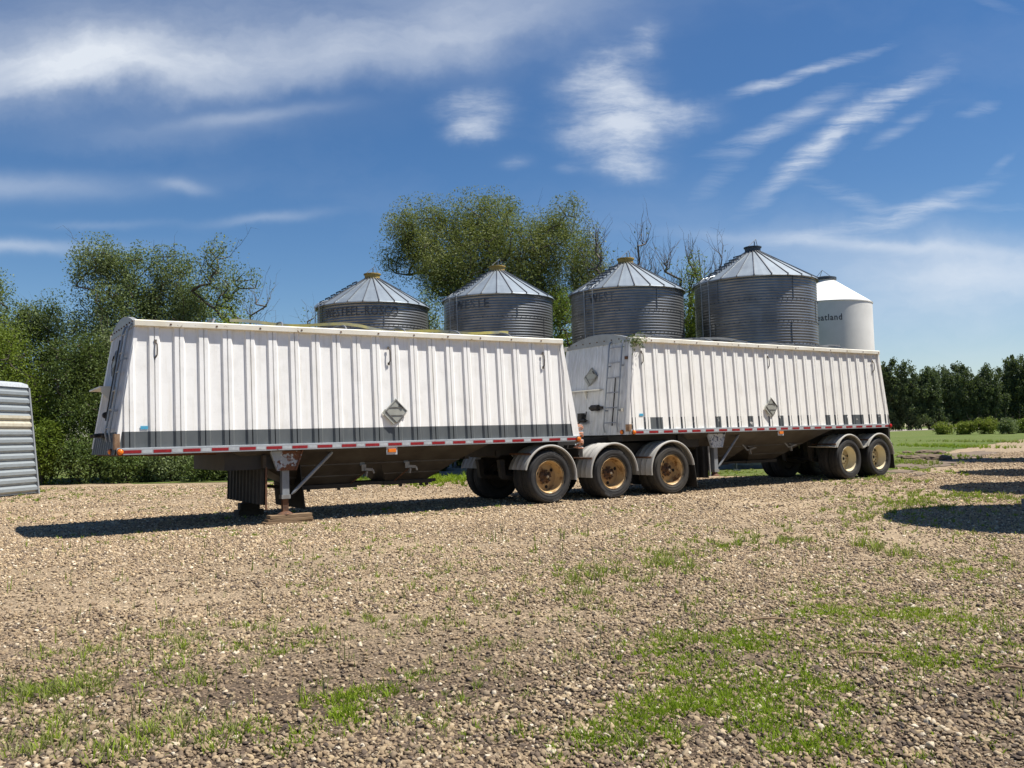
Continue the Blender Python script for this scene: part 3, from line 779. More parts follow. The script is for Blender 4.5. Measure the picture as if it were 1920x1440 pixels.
def white_bin():
    Y = 44.; c = apt(1548, 560, Y); R = 2.16; eave = 7.48
    root = empty('smooth_bin', (c[0], Y, 0)); tag(root, 'smooth white steel bin with cone roof, partly hidden behind the tallest corrugated bin', 'grain bin')
    mb = MB().lathe([(R, 2.2), (R, 4.9), (R + .02, 4.92), (R + .02, 4.97), (R, 4.99), (R, eave), (R + .03, eave + .01), (R + .02, eave + .05)], 96); mb.build('wall', 'bin_white', root, smooth=True)
    mb = MB().lathe([(R + .03, eave + .05), (.5, eave + 1.28), (.5, eave + 1.33)], 96); rf = mb.build('roof', 'bin_white', root, smooth=True)
    mb = MB().lathe([(0, 0), (.56, 0), (.56, .13), (.3, .2), (0, .2)], 32, c=(0, 0, eave + 1.33)); cp = mb.build('cap', 'cap_dark', rf, smooth=True)
    MB().tube([(-.5, 0, eave + 1.4), (-.15, -.1, eave + 1.85), (.3, 0, eave + 1.55)], .015, 6).tube([(-.15, -.1, eave + 1.85), (-.15, .3, eave + 1.5)], .015, 6).build('lid_lever', 'ladder_steel', cp)
    MB().lathe([(R, 2.2), (.3, .8), (.25, .6)], 48).build('hopper', 'bin_white', root, smooth=True)
    for k in range(8):
        a = 2 * pi * k / 8; MB().box((R - .05) * cos(a) - .05, (R - .05) * cos(a) + .05, (R - .05) * sin(a) - .05, (R - .05) * sin(a) + .05, 0, 2.3).build('leg', 'bin_white', root)
    base = atan2(-Y, -c[0])
    V, _ = text_mesh('Wheatland', 1.0); wmax = max(v[0] for v in V)
    # letters end at px 1571
    aend = math.asin(max(-1, min(1, (1574 - 1548) / 81.))); L = 1.78; sx = L / wmax
    a0 = base + aend - L / R
    lettering('lettering', 'Wheatland', 1.0, lambda x, y: ((R + .006) * cos(a0 + x * sx / R), (R + .006) * sin(a0 + x * sx / R), eave - .92 + y * .42), 'lettering', root, .018)
    for a_, z0, z1 in ((-.2, 5, eave), (.75, 2.3, 4.9), (-1.1, 2.3, 4.9)):
        mb = MB(); a = base + a_; mb.bar(((R + .002) * cos(a), (R + .002) * sin(a), z0), ((R + .002) * cos(a), (R + .002) * sin(a), z1), .012, .012); mb.build('seam', 'placard', root)
white_bin()

# row of bins standing to the right of the view: their round shadows reach into the yard
for k, (tx, ty) in enumerate([gpt(1688, 979), gpt(1789, 920), gpt(1816, 890), gpt(1772, 866)]):
    H = (5.9, 6.2, 6.6, 8.4)[k]; R = 2.25
    cx = tx + R + H * SUN.x / SUN.z; cy = ty + H * SUN.y / SUN.z
    lab = ['nearest', 'second nearest', 'third nearest', 'farthest'][k]
    make_bin((cx, cy, 0), R, H, 'cap_dark', lab + ' corrugated bin beyond the right edge, casting a round shadow on the yard', None, ladder=None, group='grain bins right of the yard', rungs=False, zbot=2.0)

# ------------------------------------------------------------------ trees
def tree(name, label, loc, trunk_h, blobs, n_clump, leaves, leaf, lmat, bmat='bark', cat='tree', group=None, seed=0, clump_r=.68, bare=0, trunk_r=.16, stems=1, leaf_asp=.45, twig=.012):
    rs = np.random.RandomState(seed + 1)
    root = empty(name, loc); tag(root, label, cat, group)
    # clump centres inside ellipsoids, biased outward
    vol = np.array([b[3] * b[4] * b[5] for b in blobs]); w = vol ** .75; w /= w.sum(); C = []
    for _ in range(n_clump):
        b = blobs[rs.choice(len(blobs), p=w)]; d = rs.randn(3); d /= np.linalg.norm(d); r = rs.rand() ** .42
        C.append([b[0] + d[0] * r * b[3], b[1] + d[1] * r * b[4], max(.15, b[2] + d[2] * r * b[5])])
    C = np.array(C)
    nodes = []; par = []
    for s in range(stems):
        a = 2 * pi * s / stems + rs.rand(); lean = .0 if stems == 1 else .22
        prev = -1; ox, oy = (0, 0) if stems == 1 else (.25 * cos(a), .25 * sin(a))
        for k in range(6):
            t = k / 5; nodes.append([ox + cos(a) * lean * trunk_h * t + .08 * rs.randn() * t, oy + sin(a) * lean * trunk_h * t + .08 * rs.randn() * t, trunk_h * t - .05]); par.append(prev); prev = len(nodes) - 1
    order = np.argsort(np.linalg.norm(C - np.array([0, 0, trunk_h * .8]), axis=1)); tips = []
    for ci in order:
        c = C[ci]; A = np.array(nodes); d = A - c
        cost = np.linalg.norm(d, axis=1) + np.clip(A[:, 2] - c[2], 0, 9) * 1.2 + .02 * np.linalg.norm(A, axis=1)
        j = int(np.argmin(cost)); p = A[j]; L = np.linalg.norm(c - p); m = max(1, min(6, int(L / .6)))
        prev = j
        for k in range(1, m + 1):
            t = k / m; q = p + (c - p) * t; q[2] -= .12 * L * sin(pi * t) * .6
            if k < m: q += rs.randn(3) * .045 * L / m * 2
            nodes.append(list(q)); par.append(prev); prev = len(nodes) - 1
        tips.append(prev)
    A = np.array(nodes); n = len(A); wgt = np.zeros(n)
    for t in tips: wgt[t] += 1
    for i in range(n - 1, -1, -1):
        if par[i] >= 0: wgt[par[i]] += wgt[i]
    mx = max(wgt.max(), 1); rad = twig + (trunk_r - twig) * (wgt / mx) ** .6
    # limb segments as 5-sided tapers
    K = 5; V = []; Fq = []
    def seg(p, q, r0, r1):
        d = q - p; L = np.linalg.norm(d)
        if L < 1e-4: return
        d = d / L; u = np.cross(d, [0, 0, 1.]) if abs(d[2]) < .95 else np.cross(d, [1., 0, 0]); u /= np.linalg.norm(u); v = np.cross(d, u)
        b = len(V)
        for (c, r) in ((p, r0), (q, r1)):
            for k in range(K):
                a = 2 * pi * k / K; V.append(c + (u * cos(a) + v * sin(a)) * r)
        for k in range(K): Fq.append((b + k, b + (k + 1) % K, b + K + (k + 1) % K, b + K + k))
    for i in range(n):
        if par[i] >= 0: seg(A[par[i]], A[i], min(rad[par[i]], rad[i] * 1.5), rad[i])
    nt = len(Fq)
    # bare twig sprays
    nb = bare if bare else 0
    for _ in range(nb):
        t = A[tips[rs.randint(len(tips))]]; d = np.array([rs.randn() * .45, rs.randn() * .45, .8 + rs.rand()]); d /= np.linalg.norm(d)
        L = .6 + 1.1 * rs.rand(); p = t.copy(); r = twig
        for k in range(4):
            q = p + (d + rs.randn(3) * .22) * L / 4; seg(p, q, r, r * .75)
            if rs.rand() < .7:
                d2 = d + rs.randn(3) * .5; seg(q, q + d2 / np.linalg.norm(d2) * L * .3, r * .6, r * .3)
            p = q; r *= .75
    npmesh('trunk', np.array(V), np.array(Fq), [bmat], root, smooth=True)
    if leaves:
        tp = A[tips]; cnt = len(tp) * leaves
        idx = np.repeat(np.arange(len(tp)), leaves)
        rr = clump_r * (.6 + .8 * rs.rand(len(tp)))[idx]
        d = rs.randn(cnt, 3) * .5; d[:, 2] = d[:, 2] * 1.15 + .1; d[:, :2] *= .9
        d /= np.maximum(1, np.linalg.norm(d, axis=1) / .95)[:, None]
        P = tp[idx] + d * rr[:, None]; P[:, 2] = np.maximum(P[:, 2], .05)
        s = leaf * (.6 + .7 * rs.rand(cnt))
        a = rs.rand(cnt) * 2 * pi; tilt = rs.randn(cnt) * .6 - .35
        ax = np.stack([np.cos(a) * np.cos(tilt), np.sin(a) * np.cos(tilt), np.sin(tilt)], -1)
        n_ = rs.randn(cnt, 3); n_[:, 2] += .6; sd_ = np.cross(ax, n_); sd_ /= np.linalg.norm(sd_, axis=1)[:, None] + 1e-9
        h = ax * s[:, None] * .5; w_ = sd_ * (s * leaf_asp * .5)[:, None]
        Vv = np.stack([P - h, P + w_, P + h, P - w_], 1).reshape(-1, 3)
        q = np.arange(cnt * 4).reshape(-1, 4)
        npmesh('crown', Vv, q, [lmat], root)
    return root

def T(px, top, Y, w, lmat, label, seed, low=0.3, n=270, leaves=185, leaf=.112, bare=0, parts=4, name='tree', cat='tree', group=None, stems=2, fat=1.0, **kw):
    """tree whose crown spans w photo pixels around px and reaches photo row top, at depth Y"""
    x, _, ht = apt(px, top, Y); hw = w / 2 / F_PX * Y; rs = random.Random(seed)
    blobs = [(0, 0, low + (ht - low) * .5, hw * .75, hw * .7 * fat, (ht - low) * .46)]
    for k in range(parts):
        a = 2 * pi * k / parts + rs.random(); z = low + (ht - low) * (.35 + .5 * rs.random()); r = hw * (.35 + .2 * rs.random())
        blobs.append((cos(a) * hw * .55, sin(a) * hw * .5, min(z, ht - r * .8), r, r, r * 1.1))
    blobs.append((rs.uniform(-.2, .2) * hw, 0, ht - hw * .35, hw * .42, hw * .42, hw * .36))
    return tree(name, label, (x, Y, 0), ht * .45, blobs, n, leaves, leaf, lmat, seed=seed, bare=bare, cat=cat, group=group, stems=stems, trunk_r=.05 + ht * .009, **kw)

g1 = 'poplars and willows behind the left trailer'
T(-30, 500, 38, 200, 'leaf_poplar', 'grey green poplar cut by the left edge above the metal shed', 21, bare=60, group=g1)
T(85, 560, 39.5, 150, 'leaf_dark', 'dark thin poplar with bare twigs on top right of the shed', 22, n=170, bare=110, group=g1)
T(205, 455, 38.5, 220, 'leaf_poplar', 'tallest left hand poplar with rounded crown above the front end of the trailer', 23, n=330, group=g1, bare=30)
T(330, 478, 40, 170, 'leaf_poplar', 'poplar between the two tallest tops of the left hand trees', 24, n=240, group=g1, bare=20)
T(415, 458, 38.5, 130, 'leaf_poplar', 'airy poplar with round top above the left trailer roof, last leafy one before open sky', 25, n=150, leaves=70, group=g1, bare=20)
T(480, 560, 38, 90, 'leaf_poplar', 'nearly bare small tree with grey twigs right of the leafy left hand trees', 26, n=50, leaves=14, bare=160, group=g1, bmat='bark_grey')
T(440, 580, 36.5, 90, 'leaf_bright', 'bright green bushy young tree peeking over the left trailer', 27, n=90, leaves=110, group=g1, low=1.5)
T(20, 610, 36, 190, 'leaf_bright', 'yellow green bushy tree rising behind the metal shed', 28, n=190, leaves=110, group=g1)
T(150, 640, 36.2, 160, 'leaf_dark', 'dark green bushy tree between the shed and the left trailer', 29, n=200, leaves=110, group=g1)
T(255, 700, 37, 150, 'leaf_dark', 'dark bushy tree behind the front wall of the left trailer', 30, n=150, leaves=110, group=g1)
gs = 'undergrowth shrubs along the back of the yard'
for k, (px, top, Y, w, mt, lb) in enumerate([(90, 795, 34.6, 90, 'leaf_bright', 'light green shrub touching the right edge of the metal shed'), (160, 830, 34.9, 110, 'leaf_dark', 'low dark shrub between shed and trailer front'),
        (240, 850, 34.6, 110, 'leaf_dark', 'low dark shrub seen under the front corner of the left trailer'), (320, 845, 34.8, 110, 'leaf_poplar', 'greyish shrub seen under the left trailer nose'),
        (400, 850, 34.2, 120, 'leaf_dark', 'dark shrub just left of the ribbed splash panel, under the trailer'), (480, 850, 35, 120, 'leaf_dark', 'shrub hidden behind the landing gear splash panel'),
        (560, 850, 36, 130, 'leaf_dark', 'dark shrub behind the front hopper of the left trailer'), (680, 860, 36.5, 130, 'leaf_poplar', 'green shrub glimpsed between the two hoppers of the left trailer'),
        (800, 850, 37, 140, 'leaf_dark', 'dark shrub behind the tall grass left of the blue bin leg'), (900, 840, 37, 140, 'leaf_dark', 'dark shrub behind the far wheels of the left trailer')]):
    T(px, top, Y, w, mt, lb, 40 + k, low=.1, n=70, leaves=110, leaf=.12, parts=3, name='shrub', cat='shrub', group=gs, stems=3, clump_r=.5)

# big willow: several overlapping lobes
def willow():
    Y = 43.; bx = apt(935, 560, Y)[0]; L = []
    for (px, py, rx, ry) in [(800, 440, 75, 55), (770, 490, 50, 40), (905, 420, 80, 48), (860, 500, 90, 60), (960, 470, 90, 60), (1030, 430, 60, 38), (1050, 490, 55, 70), (900, 560, 70, 45), (1100, 470, 30, 50), (985, 560, 70, 50), (820, 525, 50, 28), (1045, 590, 34, 60), (1120, 520, 30, 50), (760, 430, 40, 30), (930, 385, 50, 20), (1070, 405, 34, 24), (860, 545, 70, 40), (1000, 525, 80, 50), (1095, 560, 46, 70), (940, 600, 90, 40), (1150, 590, 60, 60)]:
        x, _, z = apt(px, py, Y); L.append((x - bx, random.Random(px).uniform(-1.4, 1.4), z, rx / F_PX * Y, rx / F_PX * Y * .8, ry / F_PX * Y))
    tree('willow_tree', 'big spreading olive green willow behind the grain bins', (bx, Y, 0), 4.6, L, 900, 180, .135, 'leaf_willow', seed=77, trunk_r=.30, stems=3, clump_r=.74, leaf_asp=.28, bare=60)
willow()
gb = 'dead trees behind the bins'
for k, (px, top, w, lb) in enumerate([(1125, 440, 80, 'half dead tree with upright grey branches at the right edge of the big willow'), (1195, 448, 90, 'tallest dead tree with forked bare branches above the third bin roof'),
        (1255, 490, 60, 'dead tree with thin bare twigs over the right slope of the third bin roof'), (1300, 480, 70, 'leafless tree with a few green sprigs between third and tallest bin'),
        (1348, 480, 50, 'small bare tree just left of the tallest bin roof')]):
    T(px, top, 42, w, 'leaf_poplar', lb, 60 + k, low=4.0, n=44, leaves=8, leaf=.13, bare=130, name='dead_tree', group=gb, stems=2, bmat='bark_grey', twig=.016)
gm = 'bushy trees filling the gaps between bins'
for k, (px, top, w, mt, lb) in enumerate([(585, 590, 60, 'leaf_poplar', 'thin sparse tree with bare twigs left of the leftmost bin'), (812, 545, 80, 'leaf_poplar', 'grey green tree in the gap between first and second bin'),
        (1058, 560, 70, 'leaf_bright', 'bright green tree in the gap between second and third bin'), (1298, 500, 60, 'leaf_bright', 'green tree in the gap between third and tallest bin')]):
    T(px, top, 39.5, w * (1 if k == 0 else 1.25), mt, lb, 70 + k, low=.5, n=(40 if k == 0 else 130), leaves=(20 if k == 0 else 90), bare=(80 if k == 0 else 20), group=gm)

# far row of tall trees on the right
gf = 'distant row of tall trees beyond the field'
proto = []
for k in range(5):
    rs = random.Random(90 + k); ht = 17.5; hw = 4.6
    bl = [(0, 0, 9.5, hw * .8, hw * .8, 8.2), (rs.uniform(-1, 1), 0, 14.5, 3.0, 3.0, 3.2), (2.2, 1, 11, 2.4, 2.4, 3.2), (-2.2, -1, 9, 2.4, 2.4, 3.6), (0, -1, 4, 4.4, 4.4, 3.6)]
    r = tree('distant_tree', 'tall dark green tree in the distant row beyond the right hand field', (0, 0, 0), 9., bl, 120, 60, .55, 'leaf_far', seed=91 + k, clump_r=1.2, trunk_r=.2, group=gf, leaf_asp=.7, twig=.03)
    proto.append(r)
rs = random.Random(4); used = set(); px = 1610
while px < 2010:
    for row in (0, 1):
        k = rs.randrange(5); Y = 262 + row * 9 + rs.uniform(-3, 3); X = apt(px + row * 14, 800, Y)[0]
        o = proto[k] if k not in used else copy_tree(proto[k]); used.add(k)
        o.location = (X, Y, 0); o.rotation_euler.z = rs.uniform(0, 6.28); s = rs.uniform(.78, 1.12) * (1 + .07 * sin(px * .05)); o.scale = (s * .8, s * .8, s * (1.02 + .00030 * (px - 1650)))
    px += 19 + rs.uniform(-5, 5)
for k in range(5):
    if k not in used: proto[k].location = (apt(1900, 800, 285)[0], 285, 0)
gr = 'bushes at the edge of the right hand field'
for k, (px, top, by, w, mt, lb) in enumerate([(1768, 797, 815, 34, 'leaf_yellow', 'small yellow green bush in the field, leftmost of the pale ones'),
        (1810, 796, 815, 30, 'leaf_yellow', 'slim yellow green sapling bush left of the big round one'),
        (1850, 786, 814, 46, 'leaf_yellow', 'largest round yellow green bush at the field edge'), (1890, 790, 814, 32, 'leaf_poplar', 'grey green bush right of the large yellow green one'), (1925, 788, 812, 34, 'leaf_bright', 'green bush cut by the right edge of the view')]):
    Y = gpt(px, by)[1]
    T(px, top, Y, w, mt, lb, 120 + k, low=.0, n=44, leaves=90, leaf=.26, parts=5, bare=14, name='bush', cat='bush', group=gr, stems=3, clump_r=.62, twig=.03)

# ------------------------------------------------------------------ metal shed at the left
def shed():
    o = gpt(69, 926); root = empty('metal_shed', (o[0], o[1], 0), 0)
    tag(root, 'low shed clad in horizontal corrugated metal at the left edge of the yard', 'shed')
    dx, dy = -.16, -1.0; L = 5.5; H = 3.40; lean = .38; k = math.hypot(dx, dy); dx /= k; dy /= k
    nx, ny = -dy, dx                       # outward normal (towards +x)
    P = lambda s, z, out=0: (dx * s + nx * (out - lean * z / H), dy * s + ny * (out - lean * z / H), z)
    rows = []; p = .247; z = 0.04
    mats = []
    while z < H - .35:
        rows += [(z, .0), (z + .04, .0), (z + .10, .055), (z + .19, .055), (z + p - .001, .0)]
        z += p
    mb = MB(); ncol = 12
    idx = 0
    for (z0, o0), (z1, o1) in zip(rows[:-1], rows[1:]):
        row = z0; cream = 2.0 < (z0 + z1) / 2 < 2.47
        mb.quadgrid([[P(L * j / ncol, z0, o0) for j in range(ncol + 1)], [P(L * j / ncol, z1, o1) for j in range(ncol + 1)]], 1 if cream else 0)
    mb.build('wall', ['galvanised_panel', 'cream_panel'], root)
    ztop = rows[-1][0]
    MB().prism([P(-.01, ztop, .01), P(-.01, H - .06, .01), P(-.01, H - .06, -.2), P(-.01, ztop, -.2)], [P(L, ztop, .01), P(L, H - .06, .01), P(L, H - .06, -.2), P(L, ztop, -.2)]).build('top_board', 'galvanised_panel', root)
    # ridge cap
    MB().prism([P(-.02, H - .06, .05), P(-.02, H + .04, .03), P(-.02, H + .12, -.2), P(-.02, H + .08, -.25)], [P(L, H - .06, .05), P(L, H + .04, .03), P(L, H + .12, -.2), P(L, H + .08, -.25)]).build('roof', 'tape_silver', root)
    mb = MB()
    mb.prism([P(-.06, 0, .07), P(-.06, 0, -.06), P(0, 0, -.06), P(0, 0, .07)], [P(-.06, H - .06, .07), P(-.06, H - .06, -.06), P(0, H - .06, -.06), P(0, H - .06, .07)])
    mb.build('corner_trim', 'leg_grey', root)
    # end and back walls
    W_ = 3.0
    MB().prism([P(0, 0, -.07), P(0, H - .06, -.07), P(0, H - .3, -W_), P(0, 0, -W_ - .4)], [P(.05, 0, -.07), P(.05, H - .06, -.07), P(.05, H - .3, -W_), P(.05, 0, -W_ - .4)]).build('end_wall', 'galvanised', root)
    MB().prism([P(0.05, 0, -W_ - .35), P(0.05, H - .3, -W_ + .02), P(.05, H - .3, -W_ + .08), P(.05, 0, -W_ - .29)], [P(L, 0, -W_ - .35), P(L, H - .3, -W_ + .02), P(L, H - .3, -W_ + .08), P(L, 0, -W_ - .29)]).build('back_wall', 'galvanised', root)
    MB().prism([P(.0, H + .02, -.22), P(.0, H - .24, -W_ - .1), P(.0, H - .28, -W_ - .1), P(.0, H - .02, -.22)], [P(L, H + .02, -.22), P(L, H - .24, -W_ - .1), P(L, H - .28, -W_ - .1), P(L, H - .02, -.22)]).build('roof_sheet', 'galvanised_roof', root)
shed()

# ------------------------------------------------------------------ trailers
WID = 2.59
def rib_profile(ulist):
    """u, protrusion pairs for hat ribs with a centre seam"""
    pts = []
    for u in ulist:
        pts += [(u - .004, 0), (u + .020, .031), (u + .086, .031), (u + .092, .008), (u + .100, .008), (u + .106, .031), (u + .163, .031), (u + .190, 0)]
    return pts

def side_wall(c, far=False):
    """corrugated side sheet with sloping ends; rows below zs carry the stripe"""
    uF, uR, zb, zs, zt, iF, iR, iV = c['uF'], c['uR'], c['zb'], c['zs'], c['zt'], c['iF'], c['iR'], c['iV']
    H = zt - zb; prof = [(uF, 0)] + [q for q in rib_profile(c['ribs']) if uF + .02 < q[0] < uR - .02] + [(uR, 0)]
    for e in (uF + iF, uR - iR, uF + iF * (zs - zb) / H, uR - iR * (zs - zb) / H):
        d = np.interp(e, [p[0] for p in prof], [p[1] for p in prof]); prof.append((e, float(d)))
    prof = sorted(set(prof))
    def top(u):
        t = zt
        if u < uF + iF: t = zb + (u - uF) / iF * H
        if u > uR - iR: t = min(t, zb + (uR - u) / iR * H)
        return max(zb, t)
    def P(u, d, z):
        v = iV * (z - zb) / H - d
        return (u, WID - v if far else v, z)
    mb = MB(); rs = random.Random(9)
    for (u0, d0), (u1, d1) in zip(prof[:-1], prof[1:]):
        if u1 - u0 < 1e-5: continue
        t0, t1 = top(u0), top(u1); s0, s1 = min(zs, t0), min(zs, t1)
        um = (u0 + u1) / 2; m = c['stripe'](um, d0, d1)
        if s0 > zb + 1e-4 or s1 > zb + 1e-4: mb.poly([P(u0, d0, zb), P(u1, d1, zb), P(u1, d1, s1), P(u0, d0, s0)] if s0 > zb + 1e-4 and s1 > zb + 1e-4 else ([P(u0, d0, zb), P(u1, d1, zb), P(u1, d1, s1)] if s1 > zb + 1e-4 else [P(u0, d0, zb), P(u1, d1, zb), P(u0, d0, s0)]), m)
        if t0 > s0 + 1e-4 and t1 > s1 + 1e-4: mb.poly([P(u0, d0, s0), P(u1, d1, s1), P(u1, d1, t1), P(u0, d0, t0)], 0)
        elif t1 > s1 + 1e-4: mb.poly([P(u0, d0, s0), P(u1, d1, s1), P(u1, d1, t1)], 0)
        elif t0 > s0 + 1e-4: mb.poly([P(u0, d0, s0), P(u1, d1, s1), P(u0, d0, t0)], 0)
    return mb

def end_wall(c, rear=False):
    zb, zs, zt = c['zb'] - .1, c['zs'], c['zt'] + .02; H = c['zt'] - c['zb']
    def P(v, d, z):
        f = (z - c['zb']) / H; ins = c['iV'] * f
        u = (c['uR'] - c['iR'] * f + d) if rear else (c['uF'] + c['iF'] * f - d)
        vv = ins + .01 + (WID - 2 * ins - .02) * v
        return (u, vv, z)
    prof = [0]; v = .05
    cols = [(0, .0)]
    while v < .93:
        cols += [(v, .0), (v + .012, .022), (v + .035, .022), (v + .047, .0)]; v += .092
    cols.append((1, .0))
    mb = MB()
    mb.quadgrid([[P(a, d, zb) for a, d in cols], [P(a, d, zs) for a, d in cols]], 1)
    mb.quadgrid([[P(a, d, zs) for a, d in cols], [P(a, d, zt) for a, d in cols]], 0)
    return mb

def dome(c, rear=False, rise=.21):
    zt = c['zt']; iV = c['iV']; u = c['uR'] - c['iR'] if rear else c['uF'] + c['iF']; s = 1 if rear else -1
    a = []; n = 24
    for k in range(n + 1):
        t = k / n; v = iV - .02 + (WID - 2 * iV + .04) * t; e = abs(2 * t - 1); a.append((v, zt + .03 + rise * (1 - e ** 1.9)))
    pts = [(iV - .02, zt - .03)] + a + [(WID - iV + .02, zt - .03)]
    mb = MB().prism([(u + s * .035, v, z) for v, z in pts], [(u - s * .05, v, z) for v, z in pts])
    return mb

def wheel(root, u, v0, zc, r, mats, outer=True, side=1, hub=True, lettering_txt=None, rot=0., lugs=True, tyre='tyre_rubber', holes=3):
    """v0: outer face of the tyre; side=+1 means the tyre extends to +v"""
    rr = .343; w = .27; s = side
    # rim: flange, well, disc
    prof = [(rr, -.004), (rr + .012, .004), (rr - .006, .016), (rr - .022, .03), (rr - .026, .10), (rr - .040, .125), (rr - .046, .20), (rr - .06, .218)]
    mb = MB().lathe([(a, v0 * 1.0 + s * b) for a, b in prof], 56, 'y', (u, 0, zc))
    mb.lathe([(a, v0 + s * b) for a, b in [(rr - .06, .218), (.25, .22), (.20, .20), (.15, .20), (.13, .207), (.11, .207)]], 56, 'y', (u, 0, zc), 2)
    mb.lathe([(rr - .05, v0 + s * .20), (rr - .03, v0 + s * .23), (rr, v0 + s * .262), (rr - .01, v0 + s * .262)], 40, 'y', (u, 0, zc))
    if outer:
        for k in range(holes):
            a = rot + 2 * pi * k / holes; cx, cz = u + .215 * cos(a), zc + .215 * sin(a)
            mb.poly([(cx + .038 * cos(t * pi / 8), v0 + s * .197, cz + .038 * sin(t * pi / 8)) for t in range(16)], 1)
    rim = mb.build('wheel', [mats, 'black_hole', mats.replace('rim', 'disc')], root, smooth=True)
    N = 88
    def fn(i, k, R):
        if i in (7, 8, 9, 10, 13, 14, 15, 16) and lugs: return R - (.010 if k % 4 in (0,) else 0)
        return R
    rs = r
    tp = [(rr - .005, .012), (rr + .02, .0), (rr + .05, -.018), (rr + .10, -.028), (r - .07, -.026), (r - .035, -.012), (r - .020, .0), (r - .006, .012), (r, .03), (r, .075), (r - .012, .079), (r - .012, .088), (r, .092), (r, .13),
          (r, .142), (r, .18), (r - .012, .184), (r - .012, .193), (r, .197), (r, .235), (r - .006, .255), (r - .035, .275), (rr + .10, .292), (rr + .03, .27), (rr - .005, .255)]
    def fn2(i, k, R):
        if lugs and (6 <= i <= 8 or 19 <= i <= 20) and k % 2 == 0: return R - .012
        return R
    mb = MB().lathe([(a, v0 + s * b) for a, b in tp], N, 'y', (u, 0, zc), fn=fn2)
    # raised sidewall rings
    for q in (rr + .045, r - .05):
        mb.lathe([(q - .004, v0 - s * .024), (q, v0 - s * .031), (q + .004, v0 - s * .024)], 56, 'y', (u, 0, zc))
    ty = mb.build('tyre', tyre, rim, smooth=True)
    if lettering_txt:
        for base_a, txt in lettering_txt:
            V, _ = text_mesh(txt, 1.0); wm = max(p[0] for p in V); q = r - .085
            ang = len(txt) * .085; sx = ang / wm
            lettering('sidewall_lettering', txt, 1.0, lambda x, y: (u + (q + y * .055 / .7) * cos(base_a - x * sx), v0 - s * .0315, zc + (q + y * .055 / .7) * sin(base_a - x * sx)), 'tyre_letter', rim, .03)
    if outer and hub:
        mb = MB().lathe([(0, .055), (.03, .055), (.038, .062), (.038, .085), (.052, .09), (.050, .10), (.054, .13), (.075, .135), (.10, .160), (.12, .172)][::1], 24, 'y', (0, 0, 0))
        mb.v = [(x + u, v0 + s * (y + .035), z + zc) for x, y, z in mb.v]
        h = mb.build('hub', ['hub_rust'], rim, smooth=True)
        mb = MB()
        for k in range(10):
            a = 2 * pi * k / 10; cx, cz = u + .135 * cos(a), zc + .135 * sin(a)
            mb.lathe([(0, v0 + s * .165), (.014, v0 + s * .165), (.017, v0 + s * .17), (.017, v0 + s * .204)], 8, 'y', (cx, 0, cz))
        for k in range(5):
            a = 2 * pi * k / 5 + .3; mb.bar((u + .06 * cos(a), v0 + s * .165, zc + .06 * sin(a)), (u + .14 * cos(a), v0 + s * .19, zc + .14 * sin(a)), .035, .04)
        mb.build('stud_nuts', 'hub_rust', h)
        MB().lathe([(0, v0 + s * .075), (.026, v0 + s * .075), (.032, v0 + s * .083), (.034, v0 + s * .11)], 16, 'y', (u, 0, zc)).build('hub_cap', 'hub_cap', h, smooth=True)
    elif outer:
        mb = MB()
        mb.poly([(u + .028 + .045 * cos(t * pi / 8), v0 + s * .1975, zc + .045 * sin(t * pi / 8)) for t in range(16)], 0)
        mb.lathe([(.115, v0 + s * .207), (.115, v0 + s * .199), (.0, v0 + s * .199)], 24, 'y', (u, 0, zc), 1)
        for k in range(10):
            a = 2 * pi * k / 10; cx, cz = u + .13 * cos(a), zc + .13 * sin(a); mb.lathe([(0, v0 + s * .183), (.013, v0 + s * .183), (.013, v0 + s * .205)], 8, 'y', (cx, 0, cz), 2)
        mb.build('hub', ['black_hole', mats, 'hub_rust'], rim)
    return rim

def duals(root, u, zc, r, mat, hub, txt, rot, tyre='tyre_rubber', holes=3, lugs=True):
    wheel(root, u, 0, zc, r, mat, True, 1, hub, txt, rot, lugs, tyre, holes)
    wheel(root, u, .335, zc, r, 'black_frame', False, 1, False, None, 0, lugs, tyre)  # inner rims black: the shade under the trailer is put into their colour
    wheel(root, u, WID, zc, r, mat, True, -1, hub, None, rot, lugs, tyre, holes)
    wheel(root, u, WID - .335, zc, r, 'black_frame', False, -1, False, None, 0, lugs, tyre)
    MB().tube([(u, .3, zc), (u, WID - .3, zc)], .065, 12).build('axle', 'black_frame', root)

